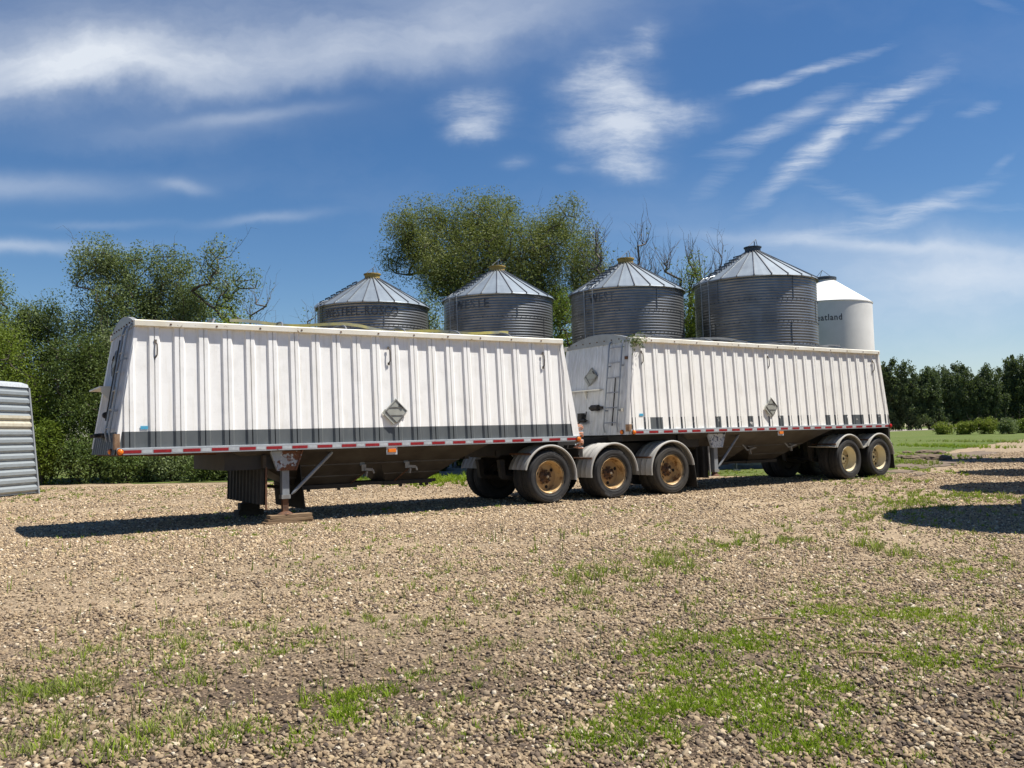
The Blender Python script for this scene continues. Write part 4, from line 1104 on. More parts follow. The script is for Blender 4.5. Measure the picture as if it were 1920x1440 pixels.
def fender(root, u, zc, r, a0, a1, far=False, ext=None):
    """quarter fender over a dual pair; angles in degrees, 0 = rearward, 90 = up"""
    n = 26; v0, v1 = -.03, .63
    if far: v0, v1 = WID + .03, WID - .63
    A = [radians(a0 + (a1 - a0) * k / n) for k in range(n + 1)]
    P = lambda a, v, rr: (u + rr * cos(a), v, zc + rr * sin(a))
    # section across the width: rolled lips and three shallow ribs
    sec = [(0, -.012), (.03, .0), (.22, .0), (.25, .012), (.28, 0), (.47, .0), (.5, .012), (.53, 0), (.72, .0), (.75, .012), (.78, 0), (.97, 0), (1, -.012)]
    mb = MB()
    mb.quadgrid([[P(a, v0 + (v1 - v0) * t, r + d) for t, d in sec] for a in A])
    mb.quadgrid([[P(a, v0 + (v1 - v0) * t, r + d - .006) for t, d in sec] for a in A])
    if ext:
        for (p, q) in ext:
            mb.prism([(p[0], v0, p[1]), (q[0], v0, q[1]), (q[0], v0, q[1] - .008), (p[0], v0, p[1] - .008)], [(p[0], v1, p[1]), (q[0], v1, q[1]), (q[0], v1, q[1] - .008), (p[0], v1, p[1] - .008)])
    fo = mb.build('fender', 'fender', root, smooth=True)
    mb = MB(); mb.tube([P(a, v0, r - .005) for a in A], .026, 8); mb.build('rolled_edge', 'fender', fo, smooth=True)
    mb = MB(); a = radians((a0 + a1) / 2 + 55); 
    mb.tube([P(a, v0 + (.05 if not far else -.05), r + .02), P(a, 1.29 + (-.45 if not far else .45), r + .02)], .022, 6); mb.build('fender_bracket', 'rust', fo)
    return fo

def placard(root, c, su, sv, sz, s=.165):
    """hinged diamond sign holder; c centre, axes given as vectors"""
    c = Vector(c); U = Vector(su).normalized(); Z = Vector(sz).normalized(); Nn = Vector(sv).normalized()
    q = lambda a, b, n: c + U * a + Z * b + Nn * n
    R = s * 1.42; d = lambda r, n: [q(-r, 0, n), q(0, -r, n), q(r, 0, n), q(0, r, n)]
    mb = MB().prism(d(R, 0), d(R, .02))
    mb.prism([q(-R - .05, -.03, 0), q(-.06, -R - .02, 0), q(-.02, -R + .05, 0), q(-R + .01, .04, 0)], [q(-R - .05, -.03, .02), q(-.06, -R - .02, .02), q(-.02, -R + .05, .02), q(-R + .01, .04, .02)])
    mb.prism([q(.06, -R + .03, 0), q(R - .05, -.07, 0), q(R - .01, -.03, 0), q(.08, -R + .08, 0)], [q(.06, -R + .03, .012), q(R - .05, -.07, .012), q(R - .01, -.03, .012), q(.08, -R + .08, .012)])
    o = mb.build('placard_holder', 'placard', root)
    mb = MB()
    for z, hw in ((.075, R - .095), (-.075, R - .095)): mb.bar(q(-hw, z, .025), q(hw, z, .025), .012, .012)
    for (a, b) in (((-R + .02, 0), (0, R - .02)), ((0, R - .02), (R - .02, 0)), ((R - .02, 0), (0, -R + .02)), ((0, -R + .02), (-R + .02, 0))): mb.bar(q(*a, .024), q(*b, .024), .016, .010)
    mb.build('placard_frame', 'dull_steel', o)
    MB().bar(q(.06, R - .10, .028), q(.13, R - .17, .028), .03, .014).build('placard_latch', 'black_frame', o)
    return o

def marker(root, c, n, mat, r=.05, plate=False):
    c = Vector(c); n = Vector(n).normalized(); up = Vector((0, 0, 1)); x = n.cross(up).normalized()
    if plate:
        mb = MB(); h = .055; w = .11
        P = lambda a, b, k: c + x * a + up * b + n * k
        mb.prism([P(-w, -h - .02, 0), P(w, -h - .02, 0), P(w, h + .02, 0), P(-w, h + .02, 0)], [P(-w, -h - .02, .008), P(w, -h - .02, .008), P(w, h + .02, .008), P(-w, h + .02, .008)])
        b = mb.build('marker_light', 'tape_silver', root)
        ring = []
        for t in range(16):
            a = 2 * pi * t / 16; ring.append((max(-.8, min(.8, 1.1 * cos(a))) * w, max(-.6, min(.6, sin(a))) * h))
        MB().prism([P(a, bb, .008) for a, bb in ring], [P(a * .85, bb * .8, .035) for a, bb in ring]).build('lens', mat, b)
        return b
    P = lambda a, b, k: c + x * a + up * b + n * k
    circ = lambda rr, k: [P(rr * cos(2 * pi * t / 20), rr * sin(2 * pi * t / 20), k) for t in range(20)]
    mb = MB().prism(circ(r * 1.25, 0), circ(r * 1.2, .02)); b = mb.build('marker_light', 'rust' if mat == 'amber_lens' else 'black_frame', root)
    mb = MB(); mb.quadgrid([circ(r, .02), circ(r * .95, .035), circ(r * .7, .046), circ(r * .3, .05)], 0, True); mb.poly(circ(r * .3, .05)); mb.build('lens', mat, b, smooth=True)
    return b

def handle(root, u, z0, z1, v):
    mb = MB(); mb.tube([(u, v, z1), (u + .02, v - .028, z1 - .05), (u + .022, v - .034, (z0 + z1) / 2), (u + .02, v - .028, z0 + .05), (u, v, z0)], .011, 6)
    mb.box(u - .02, u + .02, v - .008, v + .004, z1 - .02, z1 + .03); mb.box(u - .02, u + .02, v - .008, v + .004, z0 - .03, z0 + .02)
    return mb.build('tie_handle', 'handle_steel', root)

def hopper_mesh(uf, ur, zt, M, outs, zb):
    """upper trough with sloping sides then separate pyramids. M=(uf,ur,v0,z)"""
    mb = MB(); a = [(uf, .06, zt), (ur, .06, zt), (ur, WID - .06, zt), (uf, WID - .06, zt)]
    b = [(M[0], M[2], M[3]), (M[1], M[2], M[3]), (M[1], WID - M[2], M[3]), (M[0], WID - M[2], M[3])]
    for k in range(4):
        j = (k + 1) % 4; mb.poly([a[k], a[j], b[j], b[k]])
    mb.bar(b[0], b[1], .03, .03); 
    for (m0, m1, o0, o1) in outs:
        p = [(m0, M[2], M[3]), (m1, M[2], M[3]), (m1, WID - M[2], M[3]), (m0, WID - M[2], M[3])]
        q = [(o0, .95, zb), (o1, .95, zb), (o1, WID - .95, zb), (o0, WID - .95, zb)]
        h = [tuple(x * .42 + y * .58 for x, y in zip(P, Q)) for P, Q in zip(p, q)]
        for k in range(4):
            j = (k + 1) % 4; mb.poly([p[k], p[j], h[j], h[k]]); mb.poly([h[k], h[j], q[j], q[k]])
        mb.bar(h[0], h[1], .02, .02)
    return mb

def trailer(c):
    root = empty(c['name'], c['loc'], c['rot']); tag(root, c['label'], 'grain trailer')
    uF, uR, zb, zs, zt, iF, iR, iV = c['uF'], c['uR'], c['zb'], c['zs'], c['zt'], c['iF'], c['iR'], c['iV']
    H = zt - zb; white = c['white']
    side_wall(c).build('side_wall', [white, 'slate_stripe', 'peeled_stripe'], root)
    side_wall(c, True).build('side_wall', [white, 'slate_stripe', 'peeled_stripe'], root)
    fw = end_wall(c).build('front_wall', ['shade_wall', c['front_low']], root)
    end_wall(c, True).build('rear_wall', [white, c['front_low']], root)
    dm = dome(c).build('front_cap', 'cap_metal', root, smooth=True); dome(c, True, .12).build('rear_cap', 'cream_trim', root, smooth=True)
    # fasteners on the front cap
    mb = MB()
    for k in range(9):
        v = .25 + k * (WID - .5) / 8; mb.box(uF + iF - .05, uF + iF - .03, v - .013, v + .013, zt + .05, zt + .075)
    mb.build('fasteners', 'rust', dm)
    # bottom rails with conspicuity tape
    for far in (0, 1):
        v0, v1 = (-.055, .03) if not far else (WID - .03, WID + .055); s = -1 if not far else 1
        rail = MB().box(uF + .01, uR - .01, v0, v1, zb - .10, zb - .004).build('bottom_rail', 'rail_metal', root)
        MB().box(uF + .02, uR - .02, v0 + .01, v1 - .01, zb - .004, zb + .01).build('rail_lip', 'tape_silver', rail)
        if not far:
            u = uF + .10
            while u < uR - .2:
                MB().box(u, u + .275, -.058, -.0545, zb - .078, zb - .028).build('red_reflector_tape', 'tape_red', rail); u += .4572
                if u < uR - .25: MB().box(u - .17, u - .02, -.057, -.0545, zb - .078, zb - .028).build('silver_reflector_tape', 'tape_silver', rail)
        # top rail
        w0, w1 = (iV - .085, iV + .03) if not far else (WID - iV - .03, WID - iV + .085)
        tr = MB(); y0, y1 = w0, w1
        sec = [(w0 + (.012 if not far else 0), zt - .04), (w0, zt - .03), (w0, zt + .05), (w0 + .015, zt + .065), (w1, zt + .065), (w1, zt - .04)] if not far else [(w0, zt - .04), (w0, zt + .065), (w1 - .015, zt + .065), (w1, zt + .05), (w1, zt - .03), (w1 - .012, zt - .04)]
        tr.prism([(uF + iF - .04, a, b) for a, b in sec], [(uR - iR + .03, a, b) for a, b in sec])
        t_o = tr.build('top_rail', 'cream_trim', root)
        if not far:
            mb = MB(); k = uF + iF + .5
            while k < uR - iR: mb.box(k, k + .03, w0 - .006, w0, zt - .005, zt + .018); k += .74
            mb.build('rail_bolts', 'rust', t_o)
    # sloping corner posts
    f = lambda u, v, z: (u, v, z)
    for far in (0, 1):
        S = (lambda v: v) if not far else (lambda v: WID - v)
        MB().prism([f(uR - .16, S(-.012), zb), f(uR + .01, S(-.012), zb), f(uR + .01, S(.06), zb), f(uR - .16, S(.06), zb)],
                   [f(uR - iR - .03, S(iV - .045), zt - .04), f(uR - iR + .05, S(iV - .045), zt - .04), f(uR - iR + .05, S(iV + .06), zt - .04), f(uR - iR - .03, S(iV + .06), zt - .04)]).build('corner_post', white, root)
        MB().prism([f(uF - .012, S(-.01), zb), f(uF + .05, S(-.01), zb), f(uF + .05, S(.09), zb), f(uF - .012, S(.09), zb)],
                   [f(uF + iF - .02, S(iV - .02), zt - .04), f(uF + iF + .04, S(iV - .02), zt - .04), f(uF + iF + .04, S(iV + .09), zt - .04), f(uF + iF - .02, S(iV + .09), zt - .04)]).build('corner_post', white, root)
    # roll tarp, bows and ridge strap
    mb = MB(); n = 30; m = 8
    rows = []
    for i in range(n + 1):
        u = uF + iF + .05 + (uR - iR - uF - iF - .1) * i / n
        rows.append([(u, iV + .03 + (WID - 2 * iV - .06) * j / m, zt + .03 + .05 * sin(pi * j / m) - .02 * (i % 3 == 0)) for j in range(m + 1)])
    mb.quadgrid(rows); mb.build('tarp', 'tarp', root, smooth=True)
    nb = 7
    for k in range(1, nb):
        u = uF + iF + (uR - iR - uF - iF) * k / nb
        MB().tube([(u + .25 * sin(pi * t / 12), iV + .02 + (WID - 2 * iV - .04) * t / 12, zt + .06 + .21 * sin(pi * t / 12) ** .8 if 0 < t < 12 else zt + .06) for t in range(13)], .016, 6).build('roof_bow', 'dull_steel', root)
    pts = []; n = 60
    for k in range(n + 1):
        u = c['strap'][0] + (c['strap'][1] - c['strap'][0]) * k / n
        pts.append((u, 1.05 + .15 * sin(k * .21), zt + .235 + .03 * sin(k * .33 + .6) + .018 * sin(k * .13)))
    mb = MB(); w = .028
    for off in ((0, w),): mb.quadgrid([[(p[0], p[1] - .05, p[2] - w), (p[0], p[1] - .05, p[2] + w), (p[0], p[1] + .05, p[2] + w + .01), (p[0], p[1] + .05, p[2] - w + .01)] for p in pts], 0, True)
    mb.build('ridge_strap', c['strap_mat'], root, smooth=True)
    # tie handles
    for (u, z0, z1) in c['handles']:
        f_ = (z1 - zb) / H; handle(root, u, z0, z1, iV * f_ - .036)
    pc = c['placard']; placard(root, (pc[0], iV * (pc[1] - zb) / H - .036, pc[1]), (1, 0, 0), (0, -1, 0), (0, iV / H, 1))
    st = c['sticker']; MB().box(st[0], st[0] + .115, iV * (st[1] - zb) / H - .038 + st[2], iV * (st[1] - zb) / H - .033 + st[2], st[1], st[1] + .055).build('sticker', 'sticker_blue', root)
    return root

def front_face(root, c, low=False):
    """frame giving points on the sloping front wall: (v, z, out)"""
    uF, iF, zb, zt = c['uF'], c['iF'], c['zb'], c['zt']; H = zt - zb
    return lambda v, z, out=0: (uF + iF * (z - zb) / H - .022 - out, v, z)

def front_ladder(root, P, v0, v1, z0, z1):
    mb = MB()
    for v in (v0, v1):
        mb.tube([P(v, z0, .02), P(v, z0 + .15, .07), P(v, z1 - .05, .07), P(v, z1 + .05, .05), P(v, z1 + .10, -.02)], .017, 7)
        for z in (z0 + .5, z1 - .5): mb.bar(P(v, z, 0), P(v, z, .07), .05, .03)
    n = 6
    for k in range(n):
        z = z0 + .22 + (z1 - z0 - .3) * k / (n - 1); mb.tube([P(v0, z, .07), P(v1, z, .07)], .013, 6)
    return mb.build('ladder', 'ladder_steel', root, smooth=True)

def landing_gear(root, ul, zt, mat_plate, mat_leg, brace, foot_z=.10, far_foot=.10):
    for far in (0, 1):
        S = (lambda v: v) if not far else (lambda v: WID - v)
        g = MB()
        zp = zt - .36
        g.prism([(ul - .28, S(.10), zt), (ul + .30, S(.10), zt), (ul + .17, S(.10), zp), (ul - .15, S(.10), zp)], [(ul - .28, S(.12), zt), (ul + .30, S(.12), zt), (ul + .17, S(.12), zp), (ul - .15, S(.12), zp)])
        g.bar((ul - .28, S(.11), zt), (ul - .15, S(.11), zp), .02, .08, up=(0, 1, 0)); g.bar((ul + .30, S(.11), zt), (ul + .17, S(.11), zp), .02, .08, up=(0, 1, 0))
        legp = g.build('landing_leg', mat_plate, root)
        mb = MB()
        for s in (-1, 1):
            for k in range(4): mb.lathe([(0, S(.09)), (.018, S(.092)), (.018, S(.10))], 8, 'y', (ul + s * .10 + .01, 0, zp + .09 + k * .06))
        mb.build('bolts', 'tape_silver', legp)
        MB().box(ul - .065, ul + .065, min(S(.13), S(.26)), max(S(.13), S(.26)), .47, zt - .04).build('leg_tube', mat_leg, legp, bevel=.008)
        MB().box(ul - .08, ul + .08, min(S(.115), S(.275)), max(S(.115), S(.275)), .43, .50).build('collar', 'dull_steel', legp)
        fz = foot_z if not far else far_foot
        MB().box(ul - .05, ul + .05, min(S(.145), S(.245)), max(S(.145), S(.245)), fz, .45).build('inner_leg', 'rust', legp)
        MB().prism([(ul + .15 * cos(t * pi / 6), S(.195 + .12 * sin(t * pi / 6)), fz) for t in range(12)], [(ul + .07 * cos(t * pi / 6), S(.195 + .07 * sin(t * pi / 6)), fz + .05) for t in range(12)]).build('foot', 'rust', legp)
        b0, b1 = brace
        MB().tube([(b0[0], S(.16), b0[1]), (b0[0] + (b1[0] - b0[0]) * .06, S(.16), b0[1] + (b1[1] - b0[1]) * .06), (b1[0] - (b1[0] - b0[0]) * .06, S(.16), b1[1] - (b1[1] - b0[1]) * .06), (b1[0], S(.16), b1[1])], [.012, .03, .03, .02], 10).build('brace', 'leg_grey', root, smooth=True)
    MB().bar((ul, .2, .62), (ul, WID - .2, .62), .05, .05).build('cross_shaft', 'black_frame', root)

# ---- front (left) trailer
LOC_L, ROT_L = (.745, 18.4818, 0), .5719
LOC_P, ROT_P = (2.5826, 19.6766, 0), .6059
cL = dict(name='grain_trailer', label='white ribbed grain hopper trailer with unbroken dark grey stripe, parked in front on the left', loc=LOC_L, rot=ROT_L,
          uF=-8.36, uR=.784, zb=1.385, zs=1.652, zt=3.40, iF=.33, iR=.36, iV=.11, ribs=[-7.86 + .3915 * k for k in range(-1, 22)], white='white_paint', front_low='slate_stripe',
          stripe=lambda u, a, b: 1, strap=(-6.3, -.3), strap_mat='strap_yellow', handles=[(-7.75, 2.85, 3.12), (-3.60, 2.85, 3.14), (-.06, 2.85, 3.14)], placard=(-3.50, 1.95), sticker=(-7.99, 1.685, 0.028))
tL = trailer(cL)
zc = .555
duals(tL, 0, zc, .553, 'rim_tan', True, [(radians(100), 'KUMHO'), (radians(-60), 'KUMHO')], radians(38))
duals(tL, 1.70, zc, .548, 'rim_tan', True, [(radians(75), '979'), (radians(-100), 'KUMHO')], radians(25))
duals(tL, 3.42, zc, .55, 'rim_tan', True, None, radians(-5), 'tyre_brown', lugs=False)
for far in (False, True):
    fender(tL, 0, zc, .655, -8, 165, far)
    fender(tL, 1.70, zc, .655, 2, 186, far)
    fender(tL, 3.42, zc, .66, 8, 188, far)
# mud flaps
for far in (0, 1):
    v0, v1 = (.0, .62) if not far else (WID - .62, WID)
    MB().prism([(4.10, v0, .80), (4.115, v0, .80), (4.215, v0, .12), (4.20, v0, .12)], [(4.10, v1, .80), (4.115, v1, .80), (4.215, v1, .12), (4.20, v1, .12)]).build('mud_flap', 'black_rubber', tL)
# frame under the rear and out to the fifth wheel
mb = MB()
for v in (.80, 1.69):
    mb.box(-2.1, .8, v, v + .1, 1.02, 1.285); mb.box(.8, 4.15, v, v + .1, .93, 1.13)
    mb.prism([(.3, v + .02, 1.02), (.8, v + .02, 1.13), (.8, v + .02, .93), (.3, v + .02, .93)], [(.3, v + .08, 1.02), (.8, v + .08, 1.13), (.8, v + .08, .93), (.3, v + .08, .93)])
for u in (-1.6, -.85, .72, .86, 2.55, 4.1): mb.box(u, u + .09, .15 if u in (.86,) else .75, WID - (.15 if u in (.86,) else .75), .98, 1.12)
mb.build('frame', 'black_frame', tL)
mb = MB()
for u in (0, 1.70, 3.42):
    for v in (.78, 1.67):
        mb.prism([(u - .75, v, .93), (u - .62, v, .93), (u - .60, v, .55), (u - .70, v, .55)], [(u - .75, v + .12, .93), (u - .62, v + .12, .93), (u - .60, v + .12, .55), (u - .70, v + .12, .55)])
        mb.bar((u - .66, v + .06, .56), (u + .35, v + .06, .44), .09, .09); mb.lathe([(0, .60), (.11, .60), (.13, .68), (.11, .76), (.12, .84), (.1, .93), (0, .93)], 14, 'z', (u + .35, v + .06, 0))
mb.build('suspension', 'black_frame', tL)
mb = MB().prism([(2.6 + .5 * cos(t * pi / 8), 1.295 + .46 * sin(t * pi / 8), 1.20) for t in range(16)], [(2.6 + .5 * cos(t * pi / 8), 1.295 + .46 * sin(t * pi / 8), 1.26) for t in range(16)])
mb.box(2.3, 2.9, .85, 1.74, 1.12, 1.21); mb.box(.70, 2.28, .8, 1.8, 1.135, 1.34); mb.box(.95, 4.05, .66, .79, .92, 1.19); mb.box(.95, 4.05, 1.80, 1.93, .92, 1.19); mb.box(1.0, 1.1, .3, 2.3, .93, 1.2); mb.build('fifth_wheel', 'black_frame', tL)
hopper_mesh(-6.55, -1.40, 1.29, (-5.85, -1.86, .55, .985), [(-5.85, -3.62, -5.10, -4.0), (-3.58, -1.86, -3.30, -2.40)], .60).build('hopper', 'hopper_sheet', tL)
mb = MB(); mb.box(-5.15, -3.92, .9, WID - .9, .52, .60); mb.box(-3.36, -2.30, .9, WID - .9, .53, .60); mb.box(-4.0, -2.2, .92, .97, .55, .61); mb.box(-4.0, -2.2, WID - .97, WID - .92, .55, .61)
for u in (-2.55, -2.42, -3.0, -4.3, -4.9): mb.box(u, u + .05, .93, .98, .48, .53)
mb.build('outlet_gate', 'black_frame', tL)
for (u, z) in ((-3.93, .86), (-3.02, .88)):
    mb = MB().box(u - .06, u + .03, .50, .52, z - .02, z + .10); mb.bar((u, .50, z + .01), (u + .13, .42, z + .0), .03, .05); mb.bar((u + .13, .42, z + .0), (u + .15, .42, z - .07), .03, .03)
    mb.bar((u + .02, .46, z - .03), (u + .0, .46, z - .12), .07, .03); k = mb.build('gate_crank', 'dull_steel', tL)
    MB().tube([(u, .48, z - .03), (u - .12, .9, .60)], .012, 6).build('crank_rod', 'rust', k)
    MB().box(u - .08, u + .01, .52, .54, z + .08, z + .20).build('hanger_strip', 'beam_blue', k)
# nose underside, king pin plate
mb = MB().box(-8.30, -6.5, .12, WID - .12, 1.262, 1.29); mb.box(-7.6, -6.6, .7, WID - .7, 1.235, 1.262)
mb.build('coupler_plate', 'rust', tL)
MB().box(-6.62, -5.75, .2, 2.4, .96, 1.262).build('bolster_box', 'black_frame', tL)
landing_gear(tL, -5.58, 1.285, 'grey_chipped', 'leg_grey', ((-5.47, .50), (-4.70, 1.22)), .16, .26)
# ribbed splash panel right across in front of the legs, and one behind
mb = MB(); v = .12; cols = []
while v < 2.46: cols += [(v, 0), (v + .03, .03), (v + .12, .03), (v + .15, 0)]; v += .22
mb.quadgrid([[(-5.98 + d, v, .34) for v, d in cols], [(-5.96 + d, v, 1.0) for v, d in cols]]); mb.quadgrid([[(-5.965 + d, v, .34) for v, d in cols], [(-5.945 + d, v, 1.0) for v, d in cols]])
sp = mb.build('splash_panel', 'black_rubber', tL)
MB().box(-5.99, -5.93, .1, 2.48, .98, 1.20).build('splash_board', 'wood_dark', sp)
MB().bar((-5.94, .11, .26), (-5.93, .12, 1.0), .03, .03).build('panel_post', 'rust', sp)
MB().prism([(-5.2, .5, 1.0), (-5.18, .5, 1.0), (-5.10, .48, .20), (-5.12, .48, .20)], [(-5.2, 2.1, 1.0), (-5.18, 2.1, 1.0), (-5.10, 2.15, .20), (-5.12, 2.15, .20)]).build('mud_flap', 'black_rubber', tL)
marker(tL, (-8.30, -.056, 1.33), (0, -1, 0), 'amber_lens', .046); marker(tL, (-8.39, .22, 1.34), (-1, 0, 0), 'amber_lens', .042)
marker(tL, (.72, -.056, 1.325), (0, -1, 0), 'amber_lens', .05); marker(tL, (-3.61, -.03, 1.215), (0, -1, 0), 'amber_lens', plate=True)
MB().box(-8.378, -8.30, -.035, .14, 1.37, 1.62).build('corner_bracket', 'rust_pale', tL)
P = front_face(tL, cL)
front_ladder(tL, P, .30, .72, 1.5, 3.35)
mb = MB().prism([P(1.0, 2.42, 0), P(1.0, 2.42, .22), P(1.0, 2.34, .21), P(1.0, 2.14, 0)], [P(1.015, 2.42, 0), P(1.015, 2.42, .22), P(1.015, 2.34, .21), P(1.015, 2.14, 0)])
mb.prism([P(1.0, 2.44, 0), P(1.0, 2.44, .24), P(2.3, 2.44, .24), P(2.3, 2.44, 0)], [P(1.0, 2.415, 0), P(1.0, 2.415, .24), P(2.3, 2.415, .24), P(2.3, 2.415, 0)]); mb.build('step_shelf', 'cream_trim', tL)
mb = MB().tube([P(.85, 1.85, .06), P(.85, 3.2, .06)], .03, 8); mb.lathe([(0, 0), (.055, 0), (.055, .1), (0, .1)], 12, 'y', P(.95, 1.95, .07)); mb.build('crank_gearbox', 'black_frame', tL)
mb = MB()
for v in (1.05, 1.4): mb.tube([P(v, 1.62, .0), P(v, 1.62, .12), P(v - .05, 1.6, .2)], .03, 8)
mb.bar(P(.9, 1.6, .05), P(1.5, 1.6, .05), .06, .06); mb.build('air_coupler', 'black_frame', tL)
placard(tL, P(1.35, 2.85, .02), (0, 1, 0), (-1, 0, 0), (.15, 0, 1))

# ---- rear (right) trailer
DARK = [.74, 1.62, 2.4, 3.28, 3.62, 4.05, 4.45, 4.85, 5.25, 5.65, 6.45, 6.85, 7.2, 7.6, 7.95, 8.4, 9.8]
def pstripe(u, a, b):
    if .72 < u < .98: return 1
    if u < .45: return 2 if abs(a - b) > .012 else 0
    if 7.9 < u < 8.12 or 8.48 < u < 8.7: return 2
    hsh = (int((u - .08) / .389) * 7919) % 11
    if abs(a - b) > .012 and a != b:
        return 2 if hsh != 5 else 0
    if min(a, b) > .02 and hsh in (1, 4, 9): return 2
    return 0
cP = dict(name='grain_trailer', label='white ribbed grain trailer with mostly peeled stripe, coupled behind on the right', loc=LOC_P, rot=ROT_P,
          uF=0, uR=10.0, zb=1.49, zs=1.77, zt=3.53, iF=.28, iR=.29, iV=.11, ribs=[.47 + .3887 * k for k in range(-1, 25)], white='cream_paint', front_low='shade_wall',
          stripe=pstripe, strap=(1.2, 9.3), strap_mat='tarp', handles=[(.50, 2.99, 3.26), (4.87, 2.99, 3.28), (9.42, 2.99, 3.28)], placard=(4.85, 2.00), sticker=(.33, 1.80, 0.028))
tP = trailer(cP)
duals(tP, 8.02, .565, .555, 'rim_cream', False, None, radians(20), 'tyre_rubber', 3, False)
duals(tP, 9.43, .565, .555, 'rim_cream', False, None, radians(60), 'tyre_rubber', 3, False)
for far in (False, True):
    fender(tP, 8.02, .565, .66, 25, 150, far, ext=[((7.45, .895), (7.10, .93)), ((8.62, .845), (8.75, .86))])
    fender(tP, 9.43, .565, .66, 5, 150, far, ext=[((8.86, .895), (8.72, .88))])
for far in (0, 1):
    v0, v1 = (.0, .62) if not far else (WID - .62, WID)
    MB().prism([(10.08, v0, .95), (10.095, v0, .95), (10.165, v0, .22), (10.15, v0, .22)], [(10.08, v1, .95), (10.095, v1, .95), (10.165, v1, .22), (10.15, v1, .22)]).build('mud_flap', 'black_rubber', tP)
mb = MB()
for v in (.80, 1.69): mb.box(6.9, 10.05, v, v + .1, 1.05, 1.385)
for u in (7.2, 8.65, 9.95): mb.box(u, u + .09, .75, WID - .75, 1.08, 1.25)
mb.box(10.0, 10.08, .05, WID - .05, .95, 1.385); mb.build('frame', 'black_frame', tP)
mb = MB()
for u in (8.02, 9.43):
    for v in (.78, 1.67):
        mb.prism([(u - .62, v, 1.05), (u - .45, v, 1.05), (u - .48, v, .55), (u - .56, v, .55)], [(u - .62, v + .12, 1.05), (u - .45, v + .12, 1.05), (u - .48, v + .12, .55), (u - .56, v + .12, .55)])
        mb.bar((u - .52, v + .06, .56), (u + .35, v + .06, .46), .09, .09); mb.box(u + .25, u + .42, v, v + .12, .46, 1.05)
mb.build('suspension', 'black_frame', tP)
hopper_mesh(1.75, 7.42, 1.385, (2.55, 6.72, .52, 1.02), [(2.55, 4.55, 3.1, 4.1), (4.60, 6.72, 5.0, 6.0)], .62).build('hopper', 'hopper_sheet', tP)
mb = MB(); mb.box(3.0, 4.2, .9, WID - .9, .55, .62); mb.box(4.9, 6.1, .9, WID - .9, .55, .62); mb.box(4.0, 5.0, .92, .97, .57, .62); mb.build('outlet_gate', 'black_frame', tP)
for (u, z) in ((4.42, .93), (6.05, .96)):
    mb = MB().bar((u - .15, .5, z + .14), (u, .46, z - .02), .04, .03); mb.bar((u, .46, z - .02), (u + .25, .44, z + .03), .03, .03); mb.bar((u + .08, .45, z), (u + .1, .45, z - .12), .06, .03)
    mb.bar((u + .08, .5, z + .07), (u + .35, .46, z + .03), .02, .02); mb.build('gate_crank', 'dull_steel', tP)
mb = MB().box(.05, 1.75, .12, WID - .12, 1.355, 1.39); mb.box(.05, 1.74, .3, WID - .3, 1.24, 1.355); mb.build('coupler_plate', 'black_frame', tP)
MB().box(1.75, 2.45, .25, 2.35, 1.05, 1.36).build('bolster_box', 'black_frame', tP)
landing_gear(tP, 2.90, 1.38, 'grey_blue_chipped', 'leg_grey', ((3.00, .55), (3.78, 1.31)), .34, .34)
mb = MB(); v = .12; cols = []
while v < 2.46: cols += [(v, 0), (v + .03, .03), (v + .12, .03), (v + .15, 0)]; v += .22
mb.quadgrid([[(2.60 + d, v, .30) for v, d in cols], [(2.60 + d, v, 1.06) for v, d in cols]]); mb.quadgrid([[(2.615 + d, v, .30) for v, d in cols], [(2.615 + d, v, 1.06) for v, d in cols]])
sp = mb.build('splash_panel', 'black_rubber', tP)
MB().bar((2.63, .09, .34), (2.61, .10, 1.06), .03, .03).build('panel_post', 'dull_steel', sp)
marker(tP, (.08, -.056, 1.44), (0, -1, 0), 'amber_lens', .046); marker(tP, (-.03, .2, 1.45), (-1, 0, 0), 'amber_lens', .045)
marker(tP, (9.93, -.056, 1.44), (0, -1, 0), 'red_lens', .055); marker(tP, (5.14, -.03, 1.335), (0, -1, 0), 'amber_lens', plate=True)
MB().box(-.02, .05, -.03, .10, 1.46, 1.62).build('corner_bracket', 'rust_pale', tP)
P = front_face(tP, cP)
front_ladder(tP, P, .33, .78, 1.45, 3.47)
placard(tP, P(1.42, 2.79, .01), (0, -1, 0), (-1, 0, 0), (.15, 0, 1), .155)
mb = MB().prism([P(.98, 2.44, 0), P(.98, 2.44, .10), P(2.45, 2.44, .10), P(2.45, 2.44, 0)], [P(.98, 2.47, 0), P(.98, 2.47, .10), P(2.45, 2.47, .10), P(2.45, 2.47, 0)])
for v in (1.55, 2.3): mb.prism([P(v, 2.44, 0), P(v, 2.44, .1), P(v, 2.24, 0)], [P(v + .02, 2.44, 0), P(v + .02, 2.44, .1), P(v + .02, 2.24, 0)])
mb.build('step_shelf', 'cream_trim', tP)
mb = MB().lathe([(0, -.12), (.07, -.12), (.07, .12), (0, .12)], 14, 'y', P(1.12, 2.03, .08)); mb.bar(P(.9, 2.03, .05), P(1.36, 2.03, .05), .05, .06); mb.build('air_coupler', 'black_frame', tP)
mb = MB().box(P(1.6, 1.82, .12)[0], P(1.6, 1.82, 0)[0], 1.55, 1.70, 1.72, 1.92); mb.lathe([(0, -.1), (.045, -.1), (.045, .1), (0, .1)], 12, 'y', P(1.52, 1.74, .1))
mb.tube([P(1.85, 1.62, .05), P(1.6, 1.72, .1), P(1.35, 1.74, .1)], .02, 6); mb.tube([P(1.5, 1.95, .02), P(1.42, 1.8, .1)], .015, 6); mb.build('spring_valve', 'black_frame', tP)
MB().bar(P(.53, 2.70, .03), P(.53, 1.60, .03), .022, .02).build('drip_stripe', 'black_rubber', tP)
